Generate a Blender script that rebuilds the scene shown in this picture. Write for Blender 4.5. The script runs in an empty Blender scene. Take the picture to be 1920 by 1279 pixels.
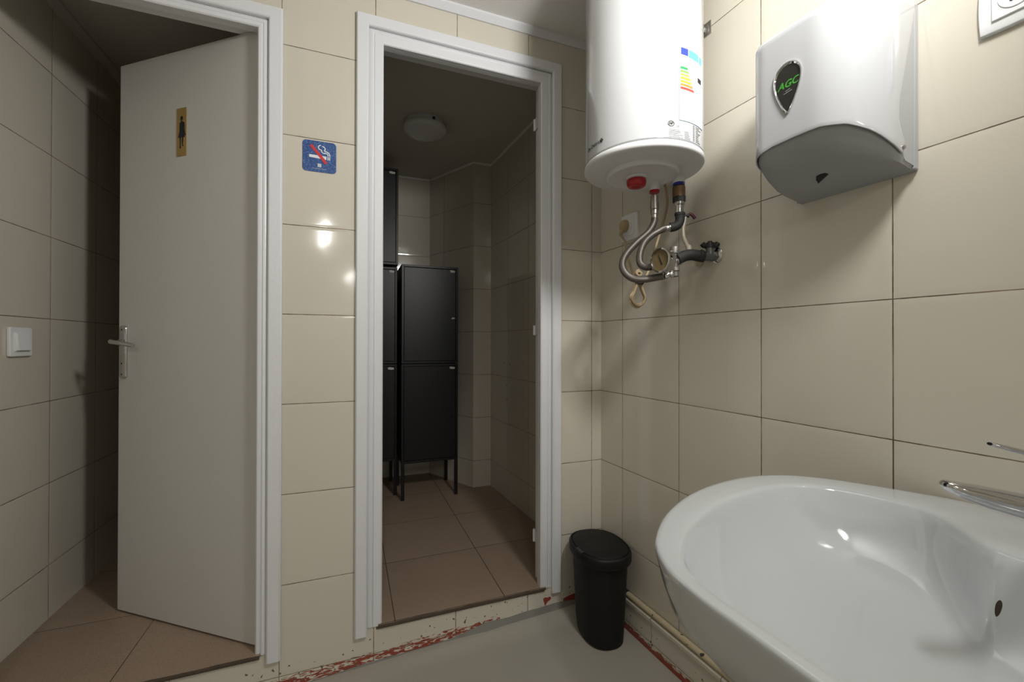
import bpy, bmesh, math, random
from mathutils import Vector, Matrix
random.seed(7)
sc = bpy.context.scene
COL = sc.collection
CH = 1.133                      # camera height above the lowest floor
R = math.radians

# ------------------------------------------------------------------ camera
def cam_axes(yaw, pit, rol):
    def m(u, v, w):
        c, s = math.cos(rol), math.sin(rol); u, v = c*u - s*v, s*u + c*v
        c, s = math.cos(pit), math.sin(pit); fw = c*w - s*v; up = s*w + c*v
        c, s = math.cos(yaw), math.sin(yaw)
        return Vector((c*u + s*fw, -s*u + c*fw, up))
    return m(1, 0, 0), m(0, 1, 0), m(0, 0, 1)
cd = bpy.data.cameras.new('camera'); cam = bpy.data.objects.new('camera', cd); COL.objects.link(cam)
cd.sensor_width = 36; cd.lens = 36*797.5/1920; cd.clip_start = 0.02
rx, uy, fz = cam_axes(R(20.92), R(0.28), R(0.10))
M = Matrix((rx, uy, -fz)).transposed().to_4x4(); M.translation = (0, 0, CH); cam.matrix_world = M
sc.camera = cam
# ------------------------------------------------------------------ view + world
sc.view_settings.view_transform = 'Standard'; sc.view_settings.look = 'None'
sc.view_settings.gamma = 1; sc.view_settings.use_curve_mapping = False
sc.view_settings.exposure = 0.88
w = bpy.data.worlds.new('world'); sc.world = w; w.use_nodes = True
w.node_tree.nodes['Background'].inputs[0].default_value = (0.5, 0.5, 0.5, 1)
w.node_tree.nodes['Background'].inputs[1].default_value = 0.02
# ------------------------------------------------------------------ lights (all belong to lamps of the washroom)
def area(name, loc, direction, sx, sy, power, color, shape='RECTANGLE', spin=None, spread=180):
    l = bpy.data.lights.new(name, 'AREA'); l.shape = shape; l.size = sx
    if shape in ('RECTANGLE', 'ELLIPSE'): l.size_y = sy
    l.energy = power; l.color = color; l.spread = R(spread)
    o = bpy.data.objects.new(name, l); COL.objects.link(o)
    o.rotation_euler = Vector(direction).to_track_quat('-Z', 'Y').to_euler() if spin is None else spin
    o.location = (loc[0], loc[1], loc[2] + CH); return o
def bulb(name, loc, power, rad, color):
    l = bpy.data.lights.new(name, 'POINT'); l.energy = power; l.shadow_soft_size = rad; l.color = color
    o = bpy.data.objects.new(name, l); COL.objects.link(o); o.location = (loc[0], loc[1], loc[2] + CH)
    return o
COOL = (1.0, 0.982, 0.95)
area('mirror_lamp_light', (.72, .19, .97), (-.36, .90, -.20), .21, .21, 7.9, COOL, 'DISK')
bulb('mirror_lamp_glow', (.71, .16, .93), 1.7, .10, COOL)
area('tube_light', (-.277, -2.28, 1.27), None, .035, 1.3, 15.0, COOL, spin=(0, 0, R(-5)))
area('tube_light_rear', (0, -5.8, 1.27), None, .035, 1.5, 13.0, COOL, spin=(0, 0, R(-4)))

# ------------------------------------------------------------------ materials
MATS = {}
def nodes(m): return m.node_tree.nodes, m.node_tree.links
def mat(name, col, rough=.5, metal=0.0, noise=0.0, nscale=8, bump=0.0, bscale=60, coat=0.0, spec=.5, alpha=1.0, rvar=0.0):
    if name in MATS: return MATS[name]
    m = bpy.data.materials.new(name); m.use_nodes = True; N, L = nodes(m); b = N['Principled BSDF']
    b.inputs['Base Color'].default_value = (*col, 1); b.inputs['Roughness'].default_value = rough
    b.inputs['Metallic'].default_value = metal; b.inputs['Coat Weight'].default_value = coat
    b.inputs['Specular IOR Level'].default_value = spec
    tc = N.new('ShaderNodeTexCoord')
    n = N.new('ShaderNodeTexNoise'); n.inputs['Scale'].default_value = nscale; n.inputs['Detail'].default_value = 5
    L.new(tc.outputs['Object'], n.inputs['Vector'])
    mx = N.new('ShaderNodeMix'); mx.data_type = 'RGBA'
    mx.inputs['A'].default_value = (*[max(0, c*(1-noise)) for c in col], 1); mx.inputs['B'].default_value = (*[min(1, c*(1+noise)) for c in col], 1)
    L.new(n.outputs['Fac'], mx.inputs['Factor']); L.new(mx.outputs['Result'], b.inputs['Base Color'])
    if rvar:
        mr = N.new('ShaderNodeMapRange'); mr.inputs['To Min'].default_value = rough*(1-rvar); mr.inputs['To Max'].default_value = min(1, rough*(1+rvar))
        L.new(n.outputs['Fac'], mr.inputs['Value']); L.new(mr.outputs['Result'], b.inputs['Roughness'])
    if bump:
        n2 = N.new('ShaderNodeTexNoise'); n2.inputs['Scale'].default_value = bscale; n2.inputs['Detail'].default_value = 3
        L.new(tc.outputs['Object'], n2.inputs['Vector'])
        bp = N.new('ShaderNodeBump'); bp.inputs['Strength'].default_value = bump; bp.inputs['Distance'].default_value = .002
        L.new(n2.outputs['Fac'], bp.inputs['Height']); L.new(bp.outputs['Normal'], b.inputs['Normal'])
    MATS[name] = m; return m

def math_node(N, L, op, a, b=None, clamp=False):
    n = N.new('ShaderNodeMath'); n.operation = op; n.use_clamp = clamp
    for i, v in enumerate((a, b)):
        if v is None: continue
        if isinstance(v, (int, float)): n.inputs[i].default_value = v
        else: L.new(v, n.inputs[i])
    return n.outputs[0]

def tile_mat(name, ax, u0, pu, v0, pv, col=(.61, .573, .487), grout=(.115, .085, .055), gw=.0016, rough=.09, paint=None, av='Z', var=.035, spec=.5, floor=False, wobble=.0006):
    """glazed tile grid in the object's own coordinates: ax/av name the axes, u0/v0 the first joint, pu/pv the pitch"""
    m = bpy.data.materials.new(name); m.use_nodes = True; N, L = nodes(m); b = N['Principled BSDF']
    tc = N.new('ShaderNodeTexCoord'); sp = N.new('ShaderNodeSeparateXYZ'); L.new(tc.outputs['Object'], sp.inputs[0])
    def edge(axis, o, p):
        t = math_node(N, L, 'DIVIDE', math_node(N, L, 'SUBTRACT', sp.outputs[axis], o), p)
        fr = math_node(N, L, 'FRACT', t); cell = math_node(N, L, 'FLOOR', t)
        d = math_node(N, L, 'MULTIPLY', math_node(N, L, 'MINIMUM', fr, math_node(N, L, 'SUBTRACT', 1.0, fr)), p)
        return d, cell
    du, cu = edge(ax, u0, pu); dv, cv = edge(av, v0, pv)
    dmin = math_node(N, L, 'MINIMUM', du, dv)
    wn = N.new('ShaderNodeTexNoise'); wn.inputs['Scale'].default_value = 45; L.new(tc.outputs['Object'], wn.inputs['Vector'])
    jit = math_node(N, L, 'MULTIPLY', math_node(N, L, 'SUBTRACT', wn.outputs['Fac'], .5), wobble*2)
    dj = math_node(N, L, 'ADD', dmin, jit)
    mr = N.new('ShaderNodeMapRange'); mr.interpolation_type = 'SMOOTHSTEP'
    mr.inputs['From Min'].default_value = gw*.45; mr.inputs['From Max'].default_value = gw; L.new(dj, mr.inputs['Value'])
    tile_fac = mr.outputs['Result']       # 1 on the tile, 0 in the joint
    cb = N.new('ShaderNodeCombineXYZ'); L.new(cu, cb.inputs[0]); L.new(cv, cb.inputs[1])
    wh = N.new('ShaderNodeTexWhiteNoise'); wh.noise_dimensions = '3D'; L.new(cb.outputs[0], wh.inputs['Vector'])
    n = N.new('ShaderNodeTexNoise'); n.inputs['Scale'].default_value = 3.0 if not floor else 6; n.inputs['Detail'].default_value = 4; L.new(tc.outputs['Object'], n.inputs['Vector'])
    mixc = N.new('ShaderNodeMix'); mixc.data_type = 'RGBA'
    mixc.inputs['A'].default_value = (*[c*(1-var*1.6) for c in col], 1); mixc.inputs['B'].default_value = (*[min(1, c*(1+var*1.6)) for c in col], 1)
    f = math_node(N, L, 'ADD', math_node(N, L, 'MULTIPLY', wh.outputs['Value'], .45), math_node(N, L, 'MULTIPLY', n.outputs['Fac'], .55))
    L.new(f, mixc.inputs['Factor']); cur = mixc.outputs['Result']
    if floor:
        sp2 = N.new('ShaderNodeTexNoise'); sp2.inputs['Scale'].default_value = 330; sp2.inputs['Detail'].default_value = 2; L.new(tc.outputs['Object'], sp2.inputs['Vector'])
        cr = N.new('ShaderNodeValToRGB'); cr.color_ramp.elements[0].position = .36; cr.color_ramp.elements[0].color = (.45, .42, .42, 1)
        cr.color_ramp.elements[1].position = .52; cr.color_ramp.elements[1].color = (1, 1, 1, 1); e = cr.color_ramp.elements.new(.66); e.color = (1.0, 1.0, 1.0, 1); e2 = cr.color_ramp.elements.new(.74); e2.color = (1.25, 1.2, 1.12, 1)
        L.new(sp2.outputs['Fac'], cr.inputs['Fac'])
        mu = N.new('ShaderNodeMix'); mu.data_type = 'RGBA'; mu.blend_type = 'MULTIPLY'; mu.inputs['Factor'].default_value = .42
        L.new(cur, mu.inputs['A']); L.new(cr.outputs['Color'], mu.inputs['B']); cur = mu.outputs['Result']
    gm = N.new('ShaderNodeMix'); gm.data_type = 'RGBA'; L.new(tile_fac, gm.inputs['Factor'])
    # joint colour wanders between dark and pale
    gn = N.new('ShaderNodeTexNoise'); gn.inputs['Scale'].default_value = 7; L.new(tc.outputs['Object'], gn.inputs['Vector'])
    gcr = N.new('ShaderNodeValToRGB'); gcr.color_ramp.elements[0].position = .42; gcr.color_ramp.elements[0].color = (*grout, 1)
    gcr.color_ramp.elements[1].position = .68; gcr.color_ramp.elements[1].color = (*[g*2.6 for g in grout], 1)
    L.new(gn.outputs['Fac'], gcr.inputs['Fac']); L.new(gcr.outputs['Color'], gm.inputs['A']); L.new(cur, gm.inputs['B']); cur = gm.outputs['Result']
    rough_out = None
    if paint:   # smeared red floor paint and dirt along the foot of the wall: paint=(height of stain, base z function slope, base)
        zf0, slope, hgt, umin, umax, dens, cap = paint
        base = math_node(N, L, 'ADD', math_node(N, L, 'MULTIPLY', sp.outputs[ax], slope), zf0)
        hh = math_node(N, L, 'SUBTRACT', sp.outputs[av], base)
        mp = N.new('ShaderNodeMapping'); mp.inputs['Scale'].default_value = (26, 26, 120); L.new(tc.outputs['Object'], mp.inputs['Vector'])
        pn = N.new('ShaderNodeTexNoise'); pn.inputs['Scale'].default_value = 1.0; pn.inputs['Detail'].default_value = 6; pn.inputs['Distortion'].default_value = 1.4; L.new(mp.outputs[0], pn.inputs['Vector'])
        lim = math_node(N, L, 'MULTIPLY', math_node(N, L, 'SUBTRACT', 1.0, math_node(N, L, 'DIVIDE', hh, hgt)), dens)
        s = math_node(N, L, 'ADD', pn.outputs['Fac'], math_node(N, L, 'MINIMUM', lim, cap))
        mk = N.new('ShaderNodeMapRange'); mk.inputs['From Min'].default_value = .56; mk.inputs['From Max'].default_value = .60; L.new(s, mk.inputs['Value'])
        ok = math_node(N, L, 'MULTIPLY', math_node(N, L, 'LESS_THAN', hh, hgt), mk.outputs['Result'])
        ok = math_node(N, L, 'MULTIPLY', ok, math_node(N, L, 'MULTIPLY', math_node(N, L, 'GREATER_THAN', sp.outputs[ax], umin), math_node(N, L, 'LESS_THAN', sp.outputs[ax], umax)))
        pm = N.new('ShaderNodeMix'); pm.data_type = 'RGBA'; pm.inputs['B'].default_value = (.27, .055, .03, 1)
        L.new(ok, pm.inputs['Factor']); L.new(cur, pm.inputs['A']); cur = pm.outputs['Result']
        # small dark chips just above
        cn = N.new('ShaderNodeTexNoise'); cn.inputs['Scale'].default_value = 75; cn.inputs['Detail'].default_value = 1; L.new(tc.outputs['Object'], cn.inputs['Vector'])
        cm = N.new('ShaderNodeMapRange'); cm.inputs['From Min'].default_value = .70; cm.inputs['From Max'].default_value = .73; L.new(cn.outputs['Fac'], cm.inputs['Value'])
        ck = math_node(N, L, 'MULTIPLY', cm.outputs['Result'], math_node(N, L, 'LESS_THAN', hh, hgt*2.2))
        pm2 = N.new('ShaderNodeMix'); pm2.data_type = 'RGBA'; pm2.inputs['B'].default_value = (.12, .10, .08, 1)
        L.new(ck, pm2.inputs['Factor']); L.new(cur, pm2.inputs['A']); cur = pm2.outputs['Result']
    L.new(cur, b.inputs['Base Color'])
    rr = N.new('ShaderNodeMapRange'); rr.inputs['To Min'].default_value = .75; rr.inputs['To Max'].default_value = rough
    L.new(tile_fac, rr.inputs['Value']); L.new(rr.outputs['Result'], b.inputs['Roughness'])
    b.inputs['Specular IOR Level'].default_value = spec
    # joints sunk, soft glaze waviness, cushioned tile edge
    cush = N.new('ShaderNodeMapRange'); cush.interpolation_type = 'SMOOTHSTEP'; cush.inputs['From Min'].default_value = 0; cush.inputs['From Max'].default_value = .012; L.new(dmin, cush.inputs['Value'])
    h = math_node(N, L, 'ADD', math_node(N, L, 'MULTIPLY', tile_fac, .0007), math_node(N, L, 'MULTIPLY', cush.outputs['Result'], .00035))
    wv = N.new('ShaderNodeTexNoise'); wv.inputs['Scale'].default_value = 9; wv.inputs['Detail'].default_value = 1; L.new(tc.outputs['Object'], wv.inputs['Vector'])
    h = math_node(N, L, 'ADD', h, math_node(N, L, 'MULTIPLY', wv.outputs['Fac'], .0006 if not floor else .0003))
    bp = N.new('ShaderNodeBump'); bp.inputs['Strength'].default_value = 1; bp.inputs['Distance'].default_value = 1.0
    L.new(h, bp.inputs['Height']); L.new(bp.outputs['Normal'], b.inputs['Normal'])
    return m

WHITE_PAINT = mat('white_gloss_paint', (.70, .71, .735), .32, bump=.25, bscale=90, noise=.02)
DOOR_PAINT = mat('door_paint', (.60, .59, .56), .42, bump=.15, bscale=140, noise=.04, nscale=2)
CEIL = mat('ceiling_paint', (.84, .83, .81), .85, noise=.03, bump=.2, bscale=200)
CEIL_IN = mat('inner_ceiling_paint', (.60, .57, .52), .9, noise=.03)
ENAMEL = mat('white_enamel', (.60, .615, .63), .12, coat=.4, noise=.008)
PLASTIC = mat('white_plastic', (.78, .79, .80), .28, noise=.01)
PLASTIC_G = mat('glossy_white_plastic', (.45, .46, .475), .13, coat=.3, noise=.008)
GREY_PL = mat('grey_plastic', (.36, .375, .385), .45, noise=.02, bump=.1, bscale=300)
CERAMIC = mat('sanitary_ceramic', (.54, .565, .58), .07, coat=.5, noise=.01)
CHROME = mat('chrome', (.62, .62, .63), .10, 1.0)
STEEL = mat('brushed_steel', (.45, .43, .40), .33, 1.0, noise=.08, nscale=40)
DULLMETAL = mat('dull_cast_metal', (.27, .26, .24), .5, .8, noise=.2, nscale=50)
BRASS = mat('tarnished_brass', (.20, .12, .065), .5, .6, noise=.3, nscale=60)
BLACK = mat('black_plastic', (.012, .012, .013), .38, noise=.1)
BLACKM = mat('black_powder_coat', (.006, .0062, .0072), .40, noise=.15, nscale=5, bump=.12, bscale=500, spec=.38)
RUBBER = mat('black_insulation', (.018, .017, .016), .7, noise=.2, bump=.3, bscale=120)
RED = mat('red_plastic', (.42, .01, .02), .3, noise=.02)
BLUE = mat('blue_plastic', (.015, .03, .30), .4, noise=.02)
CREAM = mat('yellowed_cream_cable', (.42, .32, .19), .5, noise=.12, nscale=30)
GOLD = mat('gold_foil', (.40, .27, .09), .35, .35, noise=.12, nscale=30)
INK = mat('black_ink', (.012, .012, .012), .6)
MOLD = mat('dark_adhesive', (.10, .085, .065), .8, noise=.4, nscale=60)

# ------------------------------------------------------------------ mesh helpers
def link(name, bm, m, parent=None, smooth=False, loc=None, rotz=None, auto=None, bevel=None, subsurf=0):
    me = bpy.data.meshes.new(name); bm.normal_update(); bm.to_mesh(me); bm.free()
    ms = m if isinstance(m, (list, tuple)) else [m]
    for q in ms: me.materials.append(q)
    o = bpy.data.objects.new(name, me); COL.objects.link(o)
    if parent: o.parent = parent
    if loc is not None: o.location = loc
    if rotz is not None: o.rotation_euler[2] = rotz
    if bevel:
        md = o.modifiers.new('bevel', 'BEVEL'); md.width = bevel; md.segments = 3; md.limit_method = 'ANGLE'; md.angle_limit = R(40)
    if subsurf:
        md = o.modifiers.new('sub', 'SUBSURF'); md.levels = subsurf; md.render_levels = subsurf
    if smooth or bevel:
        for p in me.polygons: p.use_smooth = True
        try: me.set_sharp_from_angle(angle=R(auto or 40))
        except Exception: pass
    return o
def empty(name, loc, rotz=0):
    o = bpy.data.objects.new(name, None); o.empty_display_size = .05; COL.objects.link(o); o.location = loc; o.rotation_euler[2] = rotz; return o
def tag(o, label, cat, group=None):
    o['label'] = label; o['category'] = cat
    if group: o['group'] = group
    return o
def struct(o, label=None, cat=None):
    o['kind'] = 'structure'
    if label: o['label'] = label
    if cat: o['category'] = cat
    return o
def box(bm, x0, x1, y0, y1, z0, z1, mi=0):
    vs = [bm.verts.new((x, y, z)) for z in (z0, z1) for y in (y0, y1) for x in (x0, x1)]
    for q in ((0, 2, 3, 1), (4, 5, 7, 6), (0, 1, 5, 4), (2, 6, 7, 3), (0, 4, 6, 2), (1, 3, 7, 5)):
        f = bm.faces.new([vs[i] for i in q]); f.material_index = mi
    return vs
def frame_for(d):
    d = Vector(d).normalized(); a = Vector((0, 0, 1)) if abs(d.z) < .9 else Vector((1, 0, 0))
    u = d.cross(a).normalized(); v = u.cross(d).normalized(); return u, v
def ring_loft(bm, rings, cap0=True, cap1=True, mi=0, closed=False):
    vr = [[bm.verts.new(p) for p in r] for r in rings]; n = len(vr[0])
    m_ = len(vr) if closed else len(vr)-1
    for k in range(m_):
        a, b = vr[k], vr[(k+1) % len(vr)]
        for i in range(n):
            f = bm.faces.new((a[i], a[(i+1) % n], b[(i+1) % n], b[i])); f.material_index = mi
    if not closed:
        if cap0: f = bm.faces.new(list(reversed(vr[0]))); f.material_index = mi
        if cap1: f = bm.faces.new(vr[-1]); f.material_index = mi
    return vr
def lathe(bm, base, axis, prof, n=32, mi=0, cap0=True, cap1=True, phase=0):
    """prof: list of (radius, distance along the axis)"""
    base = Vector(base); d = Vector(axis).normalized(); u, v = frame_for(d)
    rings = [[base + d*h + (u*math.cos(2*math.pi*i/n+phase) + v*math.sin(2*math.pi*i/n+phase))*max(r, 1e-5) for i in range(n)] for r, h in prof]
    return ring_loft(bm, rings, cap0, cap1, mi)
def catmull(pts, sub=8):
    P = [Vector(p) for p in pts]; P = [P[0]*2-P[1]] + P + [P[-1]*2-P[-2]]; out = []
    for i in range(1, len(P)-2):
        for k in range(sub):
            t = k/sub; a, b, c, d = P[i-1], P[i], P[i+1], P[i+2]
            out.append(.5*((2*b) + (c-a)*t + (2*a-5*b+4*c-d)*t*t + (3*b-a-3*c+d)*t**3))
    out.append(P[-2]); return out
def catmull_closed(pts, sub=6):
    P = [Vector(p) for p in pts]; n = len(P); out = []
    for i in range(n):
        a, b, c, d = P[(i-1) % n], P[i], P[(i+1) % n], P[(i+2) % n]
        for k in range(sub):
            t = k/sub; out.append(.5*((2*b) + (c-a)*t + (2*a-5*b+4*c-d)*t*t + (3*b-a-3*c+d)*t**3))
    return out
def tube(bm, pts, r, n=14, sub=8, smooth=True, mi=0, cap=True, closed=False):
    P = (catmull_closed(pts, sub) if closed else catmull(pts, sub)) if smooth else [Vector(p) for p in pts]
    rings = []; prev = None
    for i, p in enumerate(P):
        a = P[i-1] if (i or closed) else P[0]; b = P[(i+1) % len(P)] if (i < len(P)-1 or closed) else P[-1]
        d = (b-a).normalized()
        if prev is None: u, v = frame_for(d)
        else:
            u = (prev - d*prev.dot(d)).normalized(); v = u.cross(d).normalized()
        prev = u
        rr = r(i/(len(P)-1)) if callable(r) else r
        rings.append([p + (u*math.cos(2*math.pi*k/n) + v*math.sin(2*math.pi*k/n))*rr for k in range(n)])
    ring_loft(bm, rings, cap, cap, mi, closed)
def extrude_poly(bm, pts, vec, mi=0):
    vec = Vector(vec); a = [bm.verts.new(p) for p in pts]; b = [bm.verts.new(Vector(p)+vec) for p in pts]; n = len(a)
    fs = [bm.faces.new(list(reversed(a))), bm.faces.new(b)]
    for i in range(n): fs.append(bm.faces.new((a[i], a[(i+1) % n], b[(i+1) % n], b[i])))
    for f in fs: f.material_index = mi
def rrect(w_, h_, r, seg=6, cx=0, cy=0):
    out = []
    for (sx, sy, a0) in ((1, 1, 0), (-1, 1, 90), (-1, -1, 180), (1, -1, 270)):
        for k in range(seg+1):
            a = R(a0 + 90*k/seg); out.append((cx + sx*(w_/2-r) + r*math.cos(a), cy + sy*(h_/2-r) + r*math.sin(a)))
    return out
def text_bm(s, size, extrude=.0003, bold=False, align='CENTER', shear=0):
    c = bpy.data.curves.new('t', 'FONT'); c.body = s; c.size = size; c.extrude = extrude; c.align_x = align; c.align_y = 'CENTER'; c.shear = shear; c.resolution_u = 3
    if bold: c.offset = size*.018
    o = bpy.data.objects.new('t', c); COL.objects.link(o); dg = bpy.context.evaluated_depsgraph_get(); dg.update()
    me = bpy.data.meshes.new_from_object(o.evaluated_get(dg)); bm = bmesh.new(); bm.from_mesh(me)
    bpy.data.objects.remove(o); bpy.data.curves.remove(c); bpy.data.meshes.remove(me); return bm
def W(x, y, z): return Vector((x, y, z + CH))

# ================================================================== SETTING
D = 1.592; EPS = -0.0565; XR = 1.024
def xr(y): return XR + EPS*(y - D)              # tiled face of the right wall
ang_r = math.atan(-EPS)                         # its small skew
CE = 1.285; CI = 1.258                          # ceiling heights (camera-relative)
ZR = -1.0; ZR1 = -1.010                         # raised floors of the two cubicles
def zfl(x): return -1.141 + .048*x              # foot of the back wall falls gently to the left
def zf2(x, y):                                  # floor with a cove ramping up at the back right
    t = min(1, max(0, (1.575 - y)/.055)); t = t*t*(3-2*t)
    return zfl(x) - .028*t*min(1, max(0, x/.9))

T_back = tile_mat('tiles_back', 'X', .084, .2975, .995, .30, paint=(-1.141, .048, .040, -.32, .56, .30, .105))
T_right = tile_mat('tiles_right', 'X', .0, .2975, .995, .30, paint=None)
T_left = tile_mat('tiles_left', 'Y', 2.06, .30, .985, .30)
T_in = tile_mat('tiles_inner', 'Y', 2.555, .29, .974, .2985)
T_in2 = tile_mat('tiles_inner_far', 'X', .58, .30, .962, .2985)

# back wall with its two door openings (object origin at camera foot, coordinates camera-relative)
WT = .075
O1 = (-.955, -.262, 1.052); O2 = (.092, .752, 1.095)   # x0, x1, top of the rough openings
bm = bmesh.new()
for (x0, x1, z0, z1) in ((-1.06, O1[0], ZR1-.012, CE), (O1[0], O1[1], O1[2], CE), (O1[1], O2[0], ZR1-.012, CE), (O2[0], O2[1], O2[2], CE), (O2[1], 1.06, ZR1-.012, CE), (-1.06, 1.06, -1.25, ZR1-.012)):
    box(bm, x0, x1, D, D+WT, z0, z1)
struct(link('wall_back', bm, T_back, loc=(0, 0, CH)))
# right wall (skewed), local X runs along the wall from the corner towards the camera
bm = bmesh.new(); box(bm, -.05, 9.0, 0, .08, -1.25, CE+.02)
wr = struct(link('wall_right', bm, T_right, loc=(XR, D, CH), rotz=-math.pi/2 + ang_r))
for n_ in T_right.node_tree.nodes: pass
# first vertical joint of the right wall sits .144 from the corner
T_right.node_tree.nodes['Math'].inputs[1].default_value = .144
# left wall, rear wall of the washroom
T_left2 = tile_mat('tiles_left_near', 'Y', .2, .2975, .995, .30)
bm = bmesh.new(); box(bm, -1.14, -1.06, -7.2, D+WT, -1.25, CE+.02); struct(link('wall_left', bm, T_left2, loc=(0, 0, CH)))
T_rear = tile_mat('tiles_rear', 'X', .0, .2975, .995, .30)
bm = bmesh.new(); box(bm, -1.14, 1.7, -7.3, -7.2, -1.25, CE+.02); struct(link('wall_rear', bm, T_rear, loc=(0, 0, CH)))
# ceiling and floor
bm = bmesh.new(); box(bm, -1.14, 1.7, -7.3, D+WT, CE, CE+.06); struct(link('ceiling', bm, CEIL, loc=(0, 0, CH)))
FLOORM = mat('smooth_screed_floor', (.36, .34, .29), .38, noise=.09, nscale=3, bump=.12, bscale=25, rvar=.2)
bm = bmesh.new(); gx = [-1.1 + 2.7*i/18 for i in range(19)]; gy = [-7.2, -3, 0, .6, 1.0, 1.3, 1.45, 1.50, 1.53, 1.56, 1.58, D+.01]
G = [[bm.verts.new((x, y, zf2(x, y))) for x in gx] for y in gy]
for i in range(len(gy)-1):
    for j in range(len(gx)-1): bm.faces.new((G[i][j], G[i][j+1], G[i+1][j+1], G[i+1][j]))
bot = [bm.verts.new((x, y, -1.30)) for x, y in ((gx[0], gy[0]), (gx[-1], gy[0]), (gx[-1], gy[-1]), (gx[0], gy[-1]))]
bm.faces.new(list(reversed(bot)))
bm.faces.new([bot[0], bot[1]] + list(reversed(G[0]))); bm.faces.new([bot[2], bot[3]] + G[-1])
bm.faces.new([bot[1], bot[2]] + [G[i][-1] for i in range(len(gy)-1, -1, -1)]); bm.faces.new([bot[3], bot[0]] + [G[i][0] for i in range(len(gy))])
bmesh.ops.recalc_face_normals(bm, faces=bm.faces)
struct(link('floor', bm, FLOORM, loc=(0, 0, CH), smooth=True, auto=50))
# white cornice strip of the washroom
bm = bmesh.new(); extrude_poly(bm, [(-1.06, D, CE-.028), (-1.06, D-.006, CE-.028), (-1.06, D-.022, CE-.008), (-1.06, D-.022, CE), (-1.06, D, CE)], (2.1, 0, 0))
struct(link('trim_3', bm, WHITE_PAINT, loc=(0, 0, CH)))
# grey mortar fillet where the step meets the floor
MORTAR = mat('grey_mortar', (.20, .195, .175), .8, noise=.18, nscale=14, bump=.4, bscale=60)
bm = bmesh.new(); prof = []
N_ = 60
rings = []
for i in range(N_+1):
    x = -.95 + i*(1.99-.015)/N_; zf = zfl(x)
    hh = .004 + .002*math.sin(x*17) + (.019 if x > .50 else .019*max(0, (x-.36)/.14)) * (1 + .1*math.sin(x*40)) + (.0 if x < .62 else 0)
    if x > .76: hh *= max(.45, 1 - (x-.76)*3.0)
    dpt = .003 + hh*.5
    rings.append([(x, D+.004, zf-.005), (x, D-dpt, zf-.003), (x, D-dpt*.55, zf+hh*.30), (x, D-.0015, zf+hh), (x, D+.004, zf+hh)])
ring_loft(bm, rings); struct(link('trim_4', bm, MORTAR, smooth=True, loc=(0, 0, CH)))
# red splash of paint left on the step tile near the bin
REDP = mat('old_red_floor_paint', (.27, .045, .03), .6, noise=.3, nscale=60)
bm = bmesh.new()
pp = [(a_-.004, b_-.0215) for a_, b_ in [(.752, -1.030), (.759, -1.026), (.771, -1.029), (.783, -1.027), (.788, -1.034), (.783, -1.040), (.777, -1.043), (.770, -1.047), (.764, -1.055), (.759, -1.060), (.757, -1.048), (.753, -1.040)]]
extrude_poly(bm, [(a, D-.0012, b) for a, b in pp], (0, .001, 0))
pp = [(.84, -1.070), (.87, -1.062), (.90, -1.058), (.94, -1.052), (1.0, -1.050), (1.02, -1.052), (1.02, -1.093), (.97, -1.093), (.93, -1.088), (.88, -1.083), (.84, -1.080)]
extrude_poly(bm, [(a, D-.0012, b) for a, b in pp], (0, .001, 0))
struct(link('trim_5', bm, REDP, loc=(0, 0, CH)))

# raised cubicle floors: terracotta coloured gres
FT2 = tile_mat('gres_floor', 'X', .157, .419, 2.009, .425, col=(.335, .25, .182), grout=(.035, .028, .022), gw=.0020, rough=.42, av='Y', var=.09, floor=True, spec=.4)
FT1 = tile_mat('gres_floor_left', 'X', -.662, .42, 1.977, .42, col=(.335, .25, .182), grout=(.045, .034, .025), gw=.0016, rough=.42, av='Y', var=.09, floor=True, spec=.4)
bm = bmesh.new()
def edge_slab(x0, x1, y0, y1, z):
    # wavy front edge where the tile was cut by hand
    n = 24; top = []
    for i in range(n+1):
        x = x0 + (x1-x0)*i/n; top.append((x, y0 + .0012*math.sin(x*31) + .0008*math.sin(x*77), z))
    top += [(x1, y1, z), (x0, y1, z)]
    extrude_poly(bm, [(a, b, c-.009) for a, b, c in top], (0, 0, .009))
    bm.faces.ensure_lookup_table()
    for f in list(bm.faces)[-len(top):][:n]: f.material_index = 1
edge_slab(.099, .755, D-.012, D+.08, ZR); box(bm, -.09, 1.02, D+.0795, 3.36, ZR-.009, ZR)
TEDGE = mat('raw_tile_edge', (.085, .062, .045), .85, noise=.35, nscale=40)
struct(link('floor_right_cubicle', bm, [FT2, TEDGE], loc=(0, 0, CH)))
bm = bmesh.new(); edge_slab(-.95, -.268, D-.014, D+.08, ZR1); box(bm, -1.03, -.15, D+.0795, 3.36, ZR1-.009, ZR1)
struct(link('floor_left_cubicle', bm, [FT1, TEDGE], loc=(0, 0, CH)))
# dark mortar bed beneath the tile edges
bm = bmesh.new(); box(bm, .100, .752, D-.005, 3.3, ZR-.018, ZR-.0092); box(bm, -.95, -.27, D-.007, 3.3, ZR1-.019, ZR1-.0092)
struct(link('trim_6', bm, MOLD, loc=(0, 0, CH)))

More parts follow.
